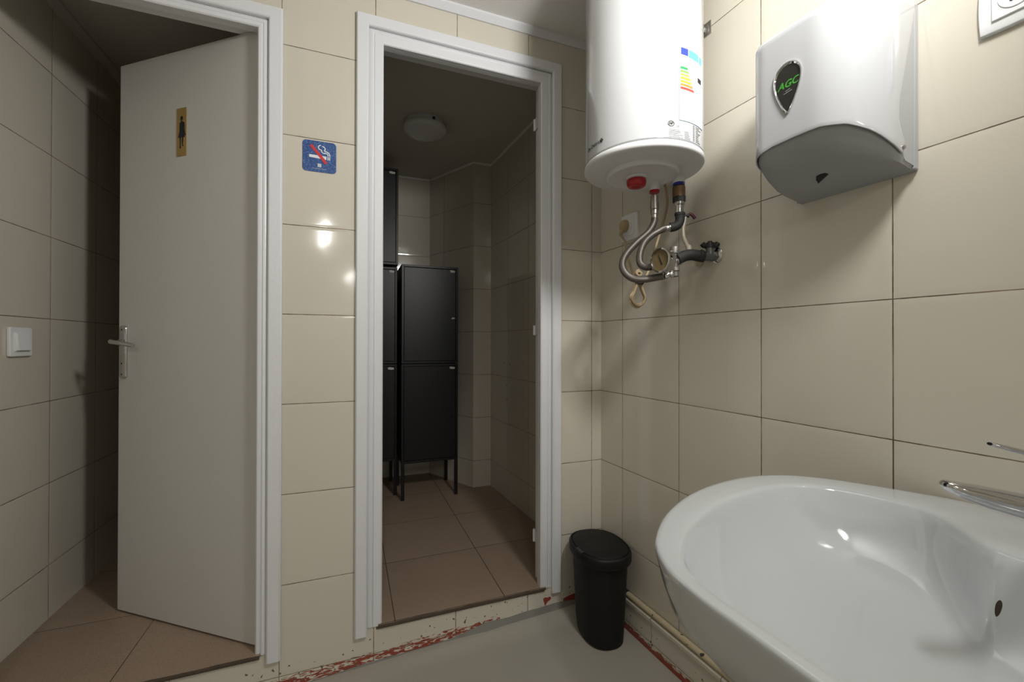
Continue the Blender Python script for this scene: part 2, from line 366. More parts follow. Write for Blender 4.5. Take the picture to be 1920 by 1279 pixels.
# cubicle shells
bm = bmesh.new(); box(bm, -1.10, -1.024, D+.06, 3.36, ZR1-.05, CE); struct(link('wall_left_cubicle', bm, T_left, loc=(0, 0, CH)))
bm = bmesh.new(); box(bm, -1.10, 1.2, 3.289, 3.36, -1.1, CE); struct(link('wall_far', bm, T_in2, loc=(0, 0, CH)))
bm = bmesh.new(); box(bm, -.16, -.085, D+WT-.001, 3.30, -1.1, CE); struct(link('wall_partition', bm, T_in, loc=(0, 0, CH)))
bm = bmesh.new()
def xr2(y): return .931 + .0625*(2.85 - y)
extrude_poly(bm, [(xr2(D+WT), D+WT-.001, -1.1), (xr2(2.86), 2.86, -1.1), (1.2, 2.86, -1.1), (1.2, D+WT-.001, -1.1)], (0, 0, 1.1+CE))
struct(link('wall_right_cubicle', bm, T_in, loc=(0, 0, CH)))
bm = bmesh.new(); extrude_poly(bm, [(1.2, 2.85, -1.1), (.803, 2.85, -1.1), (.577, 3.289, -1.1), (.577, 3.33, -1.1), (1.2, 3.33, -1.1)], (0, 0, 1.1+CE))
struct(link('wall_pillar', bm, T_in, loc=(0, 0, CH)))
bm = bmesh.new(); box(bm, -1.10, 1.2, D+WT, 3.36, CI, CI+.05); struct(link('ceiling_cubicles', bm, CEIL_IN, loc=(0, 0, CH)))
# small mouldings at the cubicle ceilings
bm = bmesh.new(); extrude_poly(bm, [(-1.024, D+WT, CI-.034), (-1.016, D+WT, CI-.034), (-1.010, D+WT, CI-.022), (-.998, D+WT, CI-.010), (-.996, D+WT, CI), (-1.024, D+WT, CI)], (0, 1.6, 0))
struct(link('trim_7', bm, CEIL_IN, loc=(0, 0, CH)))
bm = bmesh.new()
path = [(xr2(D+WT), D+WT), (xr2(2.85), 2.85), (.803, 2.85), (.577, 3.289), (-.085, 3.289)]
for (a, b) in zip(path, path[1:]):
    a = Vector((*a, 0)); b = Vector((*b, 0)); d = (b-a).normalized(); n = Vector((-d.y, d.x, 0))
    pr = [a + Vector((0, 0, CI-.012)), a + n*.004 + Vector((0, 0, CI-.012)), a + n*.008 + Vector((0, 0, CI)), a + Vector((0, 0, CI))]
    extrude_poly(bm, pr, b-a + d*.003)
struct(link('trim_8', bm, CEIL, loc=(0, 0, CH)))
# screw holes left in the cubicle wall
bm = bmesh.new()
for (yy, zz) in ((2.62, -.13), (2.525, -.135), (2.575, -.275), (2.573, -.36)):
    lathe(bm, (xr2(yy)+.001, yy, zz), (-1, -.06, 0), [(.006, 0), (.005, .0018), (.001, .0018)], n=10)
struct(link('trim_9', bm, MOLD, loc=(0, 0, CH)))

# ---------------------------------------------------------------- door frames
def door_frame(name, xl, xr_, top, outer, zb_case, zb, depth):
    """xl,xr_: clear opening; outer = width from opening to casing edge"""
    bm = bmesh.new()
    def bars(i0, i1, y0, y1, zbot):
        # rectangle bars from inset i0 to i1 measured outwards from the opening; mitred as one U
        for s in (0, 1):
            X0, X1 = (xl-i1, xl-i0) if s == 0 else (xr_+i0, xr_+i1)
            box(bm, X0, X1, y0, y1, zbot, top+i1)
        box(bm, xl-i0, xr_+i0, y0, y1, top+i0, top+i1)
    def profile(pts, zbot):
        # pts: (outward inset, y) closed section, swept up, across and down with mitres
        rings = []
        for (sx, bx, bz) in ((-1, xl, None), (-1, xl, top), (1, xr_, top), (1, xr_, None)):
            rings.append([(bx + sx*i, y, (top+i) if bz is not None else zbot) for i, y in pts])
        ring_loft(bm, rings)
    o = outer
    profile([(o-.042, D-.001), (o-.042, D-.012), (o-.038, D-.016), (o-.004, D-.016), (o, D-.011), (o, D-.001)], zb_case)   # flat casing
    profile([(.0, D+.012), (.0, D-.002), (.004, D-.006), (o-.062, D-.006), (o-.060, D-.003), (o-.056, D-.006), (o-.050, D-.005), (o-.0415, D+.0), (o-.0415, D+.012)], zb)        # moulded strip
    profile([(.0, D+.030), (.0, D+.0115), (o-.055, D+.0115), (o-.055, D+depth), (.014, D+depth), (.014, D+.030)], zb)   # rebated lining
    return bm
f1 = struct(link('trim_1', door_frame('f', -.940, -.283, 1.031, .0745, -1.044, -1.018, WT+.004), WHITE_PAINT, smooth=True, auto=25, bevel=.0012, loc=(0, 0, CH)))
f2 = struct(link('trim_2', door_frame('f', .112, .733, 1.072, .0925, -1.030, -1.008, WT+.004), WHITE_PAINT, smooth=True, auto=25, bevel=.0012, loc=(0, 0, CH)))
# hinge leaves left on the empty frame
bm = bmesh.new()
for z0, z1 in ((.912, .962), (.034, .076), (-.848, -.795)):
    lathe(bm, (.741, D+WT+.004, z0), (0, 0, 1), [(.0045, 0), (.0055, .002), (.0055, z1-z0-.002), (.004, z1-z0)], n=12)
    box(bm, .7415, .7455, D+.035, D+WT+.004, z0+.002, z1-.002)
h = link('hinge', bm, WHITE_PAINT, parent=f2)

# ---------------------------------------------------------------- door leaf
A = Vector((-.289, 1.624)); B = Vector((-.8135, 2.0275)); dl = (B-A).normalized(); LW = .659
door = empty('door_1', (A.x, A.y, ZR1 + CH + .007), math.atan2(dl.y, dl.x)); struct(door)
LH = 1.044 - ZR1 - .007
# local: x along the leaf from the hinge, front (seen) face at y=0 (local +y is towards washroom)
nl = Vector((-dl.y, dl.x)); # local +y in world
front = 1 if nl.y < 0 else -1
bm = bmesh.new(); box(bm, 0, LW, min(0, -front*.038), max(0, -front*.038), 0, LH)
link('door_leaf', bm, DOOR_PAINT, parent=door, bevel=.0015)
Yf = lambda t: front*t
hz = -.035 + 1.017 - .014   # height of the plate centre inside the leaf frame
hd = empty('h', (0, 0, 0)); bpy.data.objects.remove(hd)
def leafz(z): return z*1.01 - ZR1 - .007
bm = bmesh.new()
cx = .629
pl = [(a, b) for a, b in rrect(.037, .197, .010, 5, cx, (leafz(.06)+leafz(-.131))/2)]
rings = []
for (ins, t) in ((0, 0), (0, .004), (.0025, .0075), (.007, .009)):
    ccx, ccy = cx, (leafz(.06)+leafz(-.131))/2
    rings.append([(ccx+(a-ccx)*(1-ins/.0185), Yf(t), ccy+(b-ccy)*(1-ins/.0985)) for a, b in pl])
ring_loft(bm, rings); bmesh.ops.recalc_face_normals(bm, faces=bm.faces)
hp = link('handle_plate', bm, CHROME, parent=door, smooth=True, auto=30)
bm = bmesh.new()
for zz in (leafz(.047), leafz(-.078), leafz(-.118)):
    lathe(bm, (cx, Yf(.0088), zz), (0, front, 0), [(.0032, 0), (.0032, .0006), (.0005, .0006)], n=12)
link('screw_hole', bm, INK, parent=hp)
bm = bmesh.new(); zl = leafz(.001)
lathe(bm, (cx, Yf(.008), zl), (0, front, 0), [(.010, 0), (.010, .014), (.0085, .018), (.0085, .034)], n=20)
tube(bm, [(cx+.006, Yf(.038), zl+.002), (cx-.010, Yf(.041), zl), (cx-.05, Yf(.042), zl-.004), (cx-.09, Yf(.040), zl-.009), (cx-.108, Yf(.038), zl-.013)], lambda t: .0098 - .002*t, n=12, sub=6)
link('handle_lever', bm, CHROME, parent=door, smooth=True, auto=45)
# brass pictogram of a standing lady in a skirt
def leaf_to_world(x, y, z): return door.matrix_basis @ Vector((x, y, z))
sg = empty('toilet_sign', (0, 0, 0)); sg.matrix_basis = door.matrix_basis.copy()
sg.location = leaf_to_world(.3415, 0, leafz(.742)); sg.rotation_euler = door.rotation_euler
tag(sg, 'narrow brass plaque of a lady in a skirt, high on the open door', 'sign')
bm = bmesh.new(); extrude_poly(bm, [(x, Yf(.0002), z) for x, z in rrect(.046, .171, .001, 2)], (0, Yf(.0018), 0)); bmesh.ops.recalc_face_normals(bm, faces=bm.faces)
link('plaque', bm, GOLD, parent=sg)
bm = bmesh.new()
def poly(pts, y0=.0021, t=.0005):
    extrude_poly(bm, [(x*front*-1*-1, Yf(y0), z) for x, z in pts], (0, Yf(t), 0))
S = .00115
def fig(pts): return [(-(a*.00128), (b+8)*.00094) for a, b in pts]
# +a = image right; local +x points image left, so a is negated
poly(fig([(5*math.cos(t)+1, 44+8*math.sin(t)) for t in [k*math.pi/8 for k in range(16)]]))
poly(fig([(-1, 38), (3, 38), (3, 31), (9, 29), (12, 24), (12, 2), (14, -15), (17, -23), (14, -24), (11, -16), (9, -3), (9, 12), (8, 2), (9, -2), (13, -29), (-12, -29), (-6, -2), (-7, 4), (-6, 18), (-7, 24), (-4, 29), (-1, 31)]))
poly(fig([(-6, -29), (-1, -29), (-2, -45), (-2, -60), (-1, -69), (-5, -71), (-6, -66), (-5, -55)]))
poly(fig([(3, -29), (8, -29), (7, -42), (6, -55), (8, -63), (5, -64), (3, -56), (2, -42)]))
bmesh.ops.recalc_face_normals(bm, faces=bm.faces)
link('pictogram', bm, INK, parent=sg)

# ================================================================== THINGS ON THE BACK WALL
ns = empty('no_smoking_sign', (-.0975, D-.0004, .636+CH))
tag(ns, 'square blue speckled sticker with a crossed-out cigarette, on the tiles between both doorways', 'sign')
SB = bpy.data.materials.new('blue_speckled_vinyl'); SB.use_nodes = True; N, L = nodes(SB); b = N['Principled BSDF']
tc = N.new('ShaderNodeTexCoord'); vn = N.new('ShaderNodeTexVoronoi'); vn.inputs['Scale'].default_value = 260; L.new(tc.outputs['Object'], vn.inputs['Vector'])
n1 = N.new('ShaderNodeTexNoise'); n1.inputs['Scale'].default_value = 330; n1.inputs['Detail'].default_value = 3; L.new(tc.outputs['Object'], n1.inputs['Vector'])
cr = N.new('ShaderNodeValToRGB'); E_ = cr.color_ramp.elements; E_[0].position = .40; E_[0].color = (.018, .050, .20, 1); E_[1].position = .60; E_[1].color = (.05, .13, .33, 1); e = E_.new(.66); e.color = (.05, .13, .33, 1); e = E_.new(.73); e.color = (.50, .64, .72, 1)
L.new(n1.outputs['Fac'], cr.inputs['Fac']); L.new(cr.outputs['Color'], b.inputs['Base Color']); b.inputs['Roughness'].default_value = .35
WH = mat('white_print', (.72, .74, .78), .5); RDP = mat('red_print', (.55, .03, .035), .45); LBP = mat('pale_print', (.5, .55, .6), .6)
bm = bmesh.new(); extrude_poly(bm, [(x, 0, z) for x, z in rrect(.1055, .1055, .012, 6)], (0, -.0012, 0)); bmesh.ops.recalc_face_normals(bm, faces=bm.faces); link('vinyl_panel', bm, SB, parent=ns)
bm = bmesh.new()
def strip(pts, wd, y, t, closed=False):
    P = [Vector((p[0], 0, p[1])) for p in pts]
    P = catmull(P, 5); Lf, Rt = [], []
    for i, p in enumerate(P):
        d = (P[min(i+1, len(P)-1)] - P[max(i-1, 0)]).normalized(); n = Vector((-d.z, 0, d.x))
        Lf.append(p+n*wd/2); Rt.append(p-n*wd/2)
    for i in range(len(P)-1):
        q = [Lf[i], Lf[i+1], Rt[i+1], Rt[i]]; extrude_poly(bm, [(v.x, y, v.z) for v in q], (0, -t, 0))
sx = .1055/800.0
def px(p): return ((p[0]-755)*sx, -(p[1]-680 - (p[0]-755)*.10)*sx*1.02)
def quad(pts, y=-.0012, t=.0005): extrude_poly(bm, [(*[px(p)[0]], y, px(p)[1]) for p in pts], (0, -t, 0))
quad([(510, 625), (920, 672), (920, 755), (510, 692)])
quad([(945, 680), (970, 683), (970, 765), (945, 762)]); quad([(985, 684), (1008, 687), (1008, 772), (985, 769)])
strip([px(p) for p in [(790, 395), (755, 395), (728, 440), (748, 490), (800, 512), (808, 555), (850, 590), (925, 595), (955, 630), (958, 665)]], .0031, -.0012, .0005)
strip([px(p) for p in [(815, 415), (860, 435), (890, 480), (868, 530), (920, 550), (975, 585), (995, 630), (998, 675)]], .0031, -.0012, .0005)
link('cigarette_symbol', bm, WH, parent=ns)
bm = bmesh.new(); strip([px((545, 385)), px((640, 500)), px((820, 725)), px((915, 860))], .0098, -.0017, .0006); link('red_bar', bm, RDP, parent=ns)
bm = bmesh.new(); extrude_poly(bm, [(a, -.0012, c) for a, c in ((-.006, -.036), (.006, -.036), (.006, -.024), (-.006, -.024))], (0, -.0004, 0)); link('small_emblem', bm, LBP, parent=ns)
tb = text_bm('Comunidad de Madrid', .0048, .0002); bmesh.ops.rotate(tb, cent=(0, 0, 0), matrix=Matrix.Rotation(R(90), 3, 'X'), verts=tb.verts); bmesh.ops.translate(tb, vec=(0, -.0014, -.0415), verts=tb.verts); link('small_lettering', tb, LBP, parent=ns)

# ================================================================== SWITCH (left cubicle wall)
sw = empty('light_switch', (-1.024, 1.896, .001+CH), 0); tag(sw, 'white square rocker light switch on the dim tiled wall left of the open door', 'light switch')
bm = bmesh.new(); extrude_poly(bm, [(0.0, y, z) for y, z in rrect(.104, .096, .006, 5)], (.010, 0, 0)); bmesh.ops.recalc_face_normals(bm, faces=bm.faces); link('frame_plate', bm, PLASTIC, parent=sw, bevel=.003)
bm = bmesh.new(); vs = box(bm, .009, .0135, -.033, .033, -.031, .031); link('inner_frame', bm, PLASTIC, parent=sw, bevel=.001)
bm = bmesh.new(); vs = box(bm, .012, .015, -.029, .029, -.028, .028)
for v in vs:
    if v.co.x > .014: v.co.x += .005 if v.co.z < 0 else .0
link('rocker', bm, PLASTIC, parent=sw, bevel=.001)

# ================================================================== CEILING LAMP IN THE RIGHT CUBICLE
cl = empty('ceiling_light', (.40, 2.44, CI+CH)); tag(cl, 'round flat white ceiling lamp, switched off, above the black lockers', 'ceiling light')
OPAL = mat('opal_plastic', (.72, .74, .78), .35, noise=.01)
bm = bmesh.new(); lathe(bm, (0, 0, 0), (0, 0, -1), [(.105, 0), (.108, .004), (.108, .026), (.104, .030)], n=48); link('lamp_base', bm, PLASTIC, parent=cl, smooth=True)
bm = bmesh.new(); lathe(bm, (0, 0, -.026), (0, 0, -1), [(.116, 0), (.1205, .006), (.120, .022), (.112, .032), (.095, .038), (.05, .042), (.001, .043)], n=48); link('diffuser', bm, OPAL, parent=cl, smooth=True, auto=60)
bm = bmesh.new(); box(bm, .02, .034, -.1215, -.117, -.034, -.020); link('clip', bm, BLACK, parent=cl)

# ================================================================== BLACK LOCKERS
def locker(name, loc, legs, label, lab=True, grp='stacked black metal lockers', sticker2=False):
    t = empty(name, loc); tag(t, label, 'locker', grp)
    w_, h_, dp = .364, .632, .33
    bm = bmesh.new(); fr = .014; dr = .008
    box(bm, 0, w_, dr+.004, dp, .0, h_)                       # carcass core
    for q in ((0, fr, 0, h_), (w_-fr, w_, 0, h_), (fr, w_-fr, 0, fr), (fr, w_-fr, h_-fr, h_)):
        box(bm, q[0], q[1], 0, dr+.005, q[2], q[3])
    link('cabinet_body', bm, BLACKM, parent=t, bevel=.001)
    bm = bmesh.new(); box(bm, fr+.003, w_-fr-.003, .003, dr+.004, fr+.003, h_-fr-.003)
    d_ = link('locker_door', bm, BLACKM, parent=t, bevel=.0012)
    bm = bmesh.new(); pts = [(w_-.026 + .011*math.cos(a), h_*.49 + .011*math.sin(a)) for a in [R(200 + 14*k) for k in range(11)]]
    extrude_poly(bm, [(a, .0031, b) for a, b in pts], (0, -.0012, 0)); bmesh.ops.recalc_face_normals(bm, faces=bm.faces)
    link('finger_hole', bm, INK, parent=d_)
    STK = mat('worn_paper_sticker', (.55, .54, .50), .8, noise=.35, nscale=150)
    bm = bmesh.new(); wj = random.uniform(.030, .042)
    extrude_poly(bm, [(w_-.022-wj, .0028, h_-.022), (w_-.026-wj*.6, .0028, h_-.019), (w_-.02, .0028, h_-.023), (w_-.021, .0028, h_-.034), (w_-.02-wj*.5, .0028, h_-.036), (w_-.02-wj, .0028, h_-.033)], (0, -.0008, 0)); bmesh.ops.recalc_face_normals(bm, faces=bm.faces)
    link('sticker', bm, STK, parent=t)
    if sticker2:
        bm = bmesh.new(); extrude_poly(bm, [(w_-.046, .0028, .288), (w_-.020, .0028, .292), (w_-.023, .0028, .302), (w_-.038, .0028, .300)], (0, -.0008, 0)); bmesh.ops.recalc_face_normals(bm, faces=bm.faces)
        link('sticker', bm, STK, parent=t)
    if legs:
        lh = legs
        for (x, y) in ((0, .0), (w_-.020, .0), (0, dp-.02), (w_-.020, dp-.02)):
            bm = bmesh.new(); box(bm, x, x+.020, y, y+.020, -lh, 0); link('leg', bm, BLACKM, parent=t, bevel=.001)
    return t
ZL = -.768
locker('locker', (.308, 2.760, ZL+CH), ZL-ZR, 'black metal locker on thin legs, nearest the tiled pillar, bottom of the right stack')
locker('locker', (.308, 2.760, ZL+.636+CH), 0, 'black metal locker, top one of the right-hand stack, with sticker by its finger hole', sticker2=True)
locker('locker', (-.070, 2.880, ZL-.004+CH), ZL-.004-ZR, 'black locker on legs half hidden by the door frame, lowest of the left stack')
locker('locker', (-.070, 2.880, ZL-.004+.636+CH), 0, 'black locker half hidden by the door frame, middle one of the left stack of three')
locker('locker', (-.066, 2.880, ZL-.004+1.285+CH), 0, 'black locker half hidden by the door frame, topmost of the left stack of three')

# ================================================================== TRASH BIN
bx, by, bz = .914, 1.432, -1.1235
tbn = empty('trash_bin', (bx, by, bz+CH)); tag(tbn, 'black oval plastic pedal-less trash bin with lid, standing in the corner of the floor', 'bin')
BINM = mat('bin_plastic', (.0045, .0045, .0047), .55, spec=.35, noise=.1, bump=.12, bscale=600)
def oval(ax_, ay_, z, n=56, p=2.35, cx=0, cy=0, rot=R(-6)):
    out = []
    for k in range(n):
        a = 2*math.pi*k/n; c, s = math.cos(a), math.sin(a)
        x = ax_*math.copysign(abs(c)**(2/p), c); y = ay_*math.copysign(abs(s)**(2/p), s)
        out.append((cx + x*math.cos(rot)-y*math.sin(rot), cy + x*math.sin(rot)+y*math.cos(rot), z))
    return out
TOPZ = -.780 - bz
bm = bmesh.new(); ring_loft(bm, [oval(.074, .100, .0, cy=-.002), oval(.078, .105, .004, cy=-.002), oval(.082, .109, .05), oval(.0935, .121, TOPZ-.05), oval(.0935, .121, TOPZ-.03)])
link('bin_body', bm, BINM, parent=tbn, smooth=True)
bm = bmesh.new(); ring_loft(bm, [oval(.0975, .126, TOPZ-.040), oval(.105, .1335, TOPZ-.039), oval(.1075, .136, TOPZ-.034), oval(.1078, .1363, TOPZ-.010), oval(.105, .1335, TOPZ-.003), oval(.099, .1275, TOPZ-.001), oval(.098, .1265, TOPZ-.005), oval(.094, .1225, TOPZ-.005)])
rim = link('lid_rim', bm, BINM, parent=tbn, smooth=True, auto=50)
bm = bmesh.new(); ring_loft(bm, [oval(.0955, .1235, TOPZ-.010), oval(.0955, .1235, TOPZ-.001), oval(.0935, .1215, TOPZ+.001), oval(.04, .06, TOPZ+.002), oval(.001, .001, TOPZ+.002)])
link('lid', bm, BINM, parent=tbn, smooth=True, auto=50)
bm = bmesh.new(); box(bm, -.108, -.094, -.045, .0, TOPZ-.010, TOPZ+.0015); link('lid_catch', bm, BLACK, parent=tbn, bevel=.002)

# ================================================================== PLINTH + OLD PIPE along the right wall
T_pl = tile_mat('tiles_plinth', 'X', .33, .2975, -1.085, .30, paint=(-1.124, .000, .034, -1, 9, .55, .40))
bm = bmesh.new(); extrude_poly(bm, [(.002, .0, -1.20), (.002, -.019, -1.20), (.002, -.019, -1.012), (.002, -.024, -1.008), (.002, -.024, -.998), (.002, -.018, -.9935), (.002, .0, -.9935)], (3.2, 0, 0))
struct(link('baseboard_right', bm, T_pl, loc=(XR, D, CH), rotz=-math.pi/2 + ang_r, smooth=True, auto=20))
PIPEM = bpy.data.materials.new('flaking_cream_pipe'); PIPEM.use_nodes = True; N, L = nodes(PIPEM); b = N['Principled BSDF']
tc = N.new('ShaderNodeTexCoord'); n1 = N.new('ShaderNodeTexNoise'); n1.inputs['Scale'].default_value = 38; n1.inputs['Detail'].default_value = 1; L.new(tc.outputs['Object'], n1.inputs['Vector'])
cr = N.new('ShaderNodeValToRGB'); E_ = cr.color_ramp.elements; E_[0].position = .68; E_[0].color = (.50, .42, .28, 1); E_[1].position = .70; E_[1].color = (.05, .04, .03, 1)
L.new(n1.outputs['Fac'], cr.inputs['Fac']); L.new(cr.outputs['Color'], b.inputs['Base Color']); b.inputs['Roughness'].default_value = .5
bm = bmesh.new(); d_ = Vector((math.sin(ang_r), -math.cos(ang_r), 0))
pts = [Vector((xr(1.46)-.0125, 1.46, -.9825)) + d_*t + Vector((-.001*math.sin(t*9), 0, .002*math.sin(t*7))) for t in [0, .3, .6, .9, 1.2, 1.6, 2.2, 2.9]]
tube(bm, pts, .0105, n=16, sub=5)
pp_ = tag(link('water_pipe', bm, PIPEM, smooth=True, loc=(0, 0, CH)), 'thin cream-painted flaking pipe lying along the tiled ledge by the right wall floor', 'pipe')
bm = bmesh.new(); lathe(bm, (xr(1.452)-.0135, 1.452, -.981), d_, [(.0125, 0), (.0125, .05), (.011, .055)], n=18); link('pipe_collar', bm, BLACK, parent=pp_, smooth=True)

# ================================================================== WATER HEATER
hx, hy, hr = .848, 1.087, .174
wh_ = empty('water_heater', (hx, hy, .53+CH)); tag(wh_, 'white cylindrical electric water heater hanging in the corner above its pipes', 'water heater')
bm = bmesh.new(); lathe(bm, (0, 0, .0235), (0, 0, 1), [(hr-.004, 0), (hr, .003), (hr, .695), (hr-.003, .70)], n=96); link('tank', bm, ENAMEL, parent=wh_, smooth=True, auto=40)
bm = bmesh.new(); lathe(bm, (0, 0, .0205), (0, 0, 1), [(hr-.0035, 0), (hr-.0035, .004)], n=96); link('seam', bm, GREY_PL, parent=wh_, smooth=True)
bm = bmesh.new(); lathe(bm, (0, 0, .022), (0, 0, -1), [(hr-.002, 0), (hr+.002, .003), (hr+.003, .014), (hr, .0185), (hr-.006, .0205), (.115, .019), (.001, .019)], n=96); link('bottom_cap', bm, PLASTIC, parent=wh_, smooth=True, auto=50)
bm = bmesh.new(); lathe(bm, (.010, .016, .006), (0, 0, -1), [(.110, 0), (.110, .011), (.107, .0145), (.102, .016), (.096, .0135), (.001, .0135)], n=64); link('access_cover', bm, PLASTIC, parent=wh_, smooth=True, auto=50)
bm = bmesh.new(); lathe(bm, (-.008, .019, -.008), (0, 0, -1), [(.033, 0), (.033, .006), (.030, .008)], n=40); kb = link('knob_collar', bm, PLASTIC, parent=wh_, smooth=True)
bm = bmesh.new(); lathe(bm, (-.008, .019, -.018), (0, 0, -1), [(.029, 0), (.030, .004), (.029, .016), (.025, .021), (.012, .022), (.010, .019), (.001, .019)], n=40); link('thermostat_knob', bm, RED, parent=wh_, smooth=True, auto=50)
bm = bmesh.new(); lathe(bm, (.083, .045, .004), (0, 0, -1), [(.0165, 0), (.0165, .034)], n=28); link('hot_outlet_collar', bm, PLASTIC, parent=wh_, smooth=True)
bm = bmesh.new(); lathe(bm, (.083, .045, -.029), (0, 0, -1), [(.0160, 0), (.0160, .008), (.014, .010)], n=28); link('hot_outlet_ring', bm, RED, parent=wh_, smooth=True)
bm = bmesh.new(); lathe(bm, (.136, -.007, .006), (0, 0, -1), [(.0185, 0), (.0185, .022), (.017, .024)], n=28); link('cold_inlet_collar', bm, PLASTIC, parent=wh_, smooth=True)
bm = bmesh.new(); lathe(bm, (.136, -.007, -.016), (0, 0, -1), [(.0178, 0), (.0178, .009), (.015, .010)], n=28); link('cold_inlet_ring', bm, BLUE, parent=wh_, smooth=True)

RS = hr + .0006
def cyl_pt(az, z, r=RS): return Vector((math.cos(R(az))*r, math.sin(R(az))*r, z - .53))
def patch(bm, a0, a1, z0, z1, r=RS, t=.0004):
    n = max(2, int(abs(a1-a0)/1.5)+1)
    o_ = [cyl_pt(a0+(a1-a0)*k/n, z0, r) for k in range(n+1)] + [cyl_pt(a1-(a1-a0)*k/n, z1, r) for k in range(n+1)]
    for k in range(n):
        A0 = a0+(a1-a0)*k/n; A1 = a0+(a1-a0)*(k+1)/n
        q = [cyl_pt(A0, z0, r), cyl_pt(A1, z0, r), cyl_pt(A1, z1, r), cyl_pt(A0, z1, r)]
        q2 = [cyl_pt(A0, z0, r+t), cyl_pt(A1, z0, r+t), cyl_pt(A1, z1, r+t), cyl_pt(A0, z1, r+t)]
        vv = [bm.verts.new(p) for p in q+q2]
        for ix in ((3, 2, 1, 0), (4, 5, 6, 7), (0, 1, 5, 4), (1, 2, 6, 5), (2, 3, 7, 6), (3, 0, 4, 7)): bm.faces.new([vv[i] for i in ix])
def label_mat(n, c): return mat('label_'+n, c, .35)
Ls = [('energy_label', 'paper', (.80, .82, .85), [(265.2, 300.5, .606, .810)], 0),
      ('energy_label_border', 'border', (.45, .62, .78), [(265.2, 265.8, .606, .810), (299.9, 300.5, .606, .810), (265.2, 300.5, .809, .810), (265.2, 300.5, .606, .6075)], 1),
      ('flag_field', 'flag', (.03, .06, .45), [(267, 275.2, .786, .805)], 1),
      ('title_field', 'title', (.12, .50, .72), [(276, 290.5, .784, .805), (292.0, 297.5, .784, .805)], 1)]
bars_ = [('a', (.02, .32, .10), 274.6), ('b', (.22, .50, .10), 275.8), ('c', (.62, .68, .12), 276.9), ('d', (.85, .74, .05), 278.2), ('e', (.80, .45, .05), 279.6), ('f', (.75, .26, .06), 281.2), ('g', (.62, .07, .05), 282.8)]
lab_root = None
for nm, mn, c, ps, lv in Ls:
    bm = bmesh.new()
    for p in ps: patch(bm, *p, r=RS + lv*.0005)
    o = link(nm, bm, label_mat(mn, c), parent=lab_root or wh_)
    if lab_root is None: lab_root = o
for k, (mn, c, a1) in enumerate(bars_):
    bm = bmesh.new(); zc = .750 - k*.0092; patch(bm, 266.4, a1, zc-.0033, zc+.0033, r=RS+.0005); link('rating_bar', bm, label_mat('bar_'+mn, c), parent=lab_root)
bm = bmesh.new(); patch(bm, 289.5, 296.2, .729, .742, r=RS+.0005); link('rating_arrow', bm, INK, parent=lab_root)
def cyl_text(s, size, az, z, m, name, parent, bold=False, sx_=1):
    b_ = text_bm(s, size, .00015, bold)
    for v in b_.verts:
        a = az + math.degrees(v.co.x*sx_/hr); rr = RS + .0007 + v.co.z; v.co = cyl_pt(a, z+v.co.y, rr)
    return link(name, b_, m, parent=parent)
cyl_text('ENERG', .013, 283.2, .7985, WH, 'lettering', lab_root, True)
cyl_text('IA', .011, 294.8, .7985, WH, 'lettering', lab_root, True)
GT = mat('grey_print', (.35, .35, .36), .6)
cyl_text('De Dietrich', .0155, 180.0, .5845, INK, 'maker_lettering', wh_, False)
bm = bmesh.new()
for q in ((0, 1), (1, 0), (0, -1), (-1, 0)):
    c_ = (191.9 + q[0]*1.25, .5850 + q[1]*.0040)
    pts = [cyl_pt(c_[0]-1.05, c_[1], RS+.0006), cyl_pt(c_[0], c_[1]-.0034, RS+.0006), cyl_pt(c_[0]+1.05, c_[1], RS+.0006), cyl_pt(c_[0], c_[1]+.0034, RS+.0006)]
    f = [bm.verts.new(p) for p in pts]; bm.faces.new(f)
link('maker_emblem', bm, INK, parent=wh_)
cyl_text('ABCDEFG'[0], .005, 268.0, .767, INK, 'lettering', lab_root)
cyl_text('NF', .0090, 257.2, .594, INK, 'lettering', wh_, True)
bm = bmesh.new()
pts = [[cyl_pt(257.2 + 3.1*s*math.cos(a), .594 + .0075*s*math.sin(a), RS+.0006) for a in [2*math.pi*k/24 for k in range(24)]] for s in (1, .82)]
ring_loft(bm, pts, False, False); link('approval_ring', bm, INK, parent=wh_)
cyl_text('CE', .0075, 264.0, .589, GT, 'lettering', wh_)
bm = bmesh.new()
for k in range(7):
    z = .578 - k*.0032; patch(bm, 255, 264 + random.uniform(0, 6), z-.0005, z+.0005, r=RS)
    patch(bm, 271, 276 + random.uniform(0, 4), z-.0005, z+.0005, r=RS)
link('fine_print', bm, label_mat('fine', (.55, .55, .56)), parent=wh_)
bm = bmesh.new()
for k in range(9):
    z = .601 - k*.0050
    patch(bm, 282, 284.5, z-.0013, z+.0013, r=RS); patch(bm, 286.5, 286.5+random.uniform(4, 9), z-.0011, z+.0011, r=RS)
link('data_table', bm, GT, parent=wh_)
# wall bracket seen at the heater's side
wb_ = empty('wall_bracket', (xr(1.04), 1.04, .992+CH), -math.pi/2 + ang_r); tag(wb_, 'small grey metal bracket with a round bolt on the tiles beside the water heater', 'bracket')
bm = bmesh.new(); extrude_poly(bm, [(.022, -.0005, .022), (-.05, -.0005, .022), (-.05, -.0005, -.020), (.022, -.0005, -.018)], (0, -.0035, 0)); bmesh.ops.recalc_face_normals(bm, faces=bm.faces); link('bracket_plate', bm, STEEL, parent=wb_)
bm = bmesh.new(); lathe(bm, (0, -.004, 0), (0, -1, 0), [(.016, 0), (.016, .002), (.013, .003)], n=28); lathe(bm, (0, -.006, 0), (0, -1, 0), [(.010, 0), (.010, .008), (.008, .010)], n=6); link('bolt', bm, DULLMETAL, parent=wb_, smooth=True, auto=30)

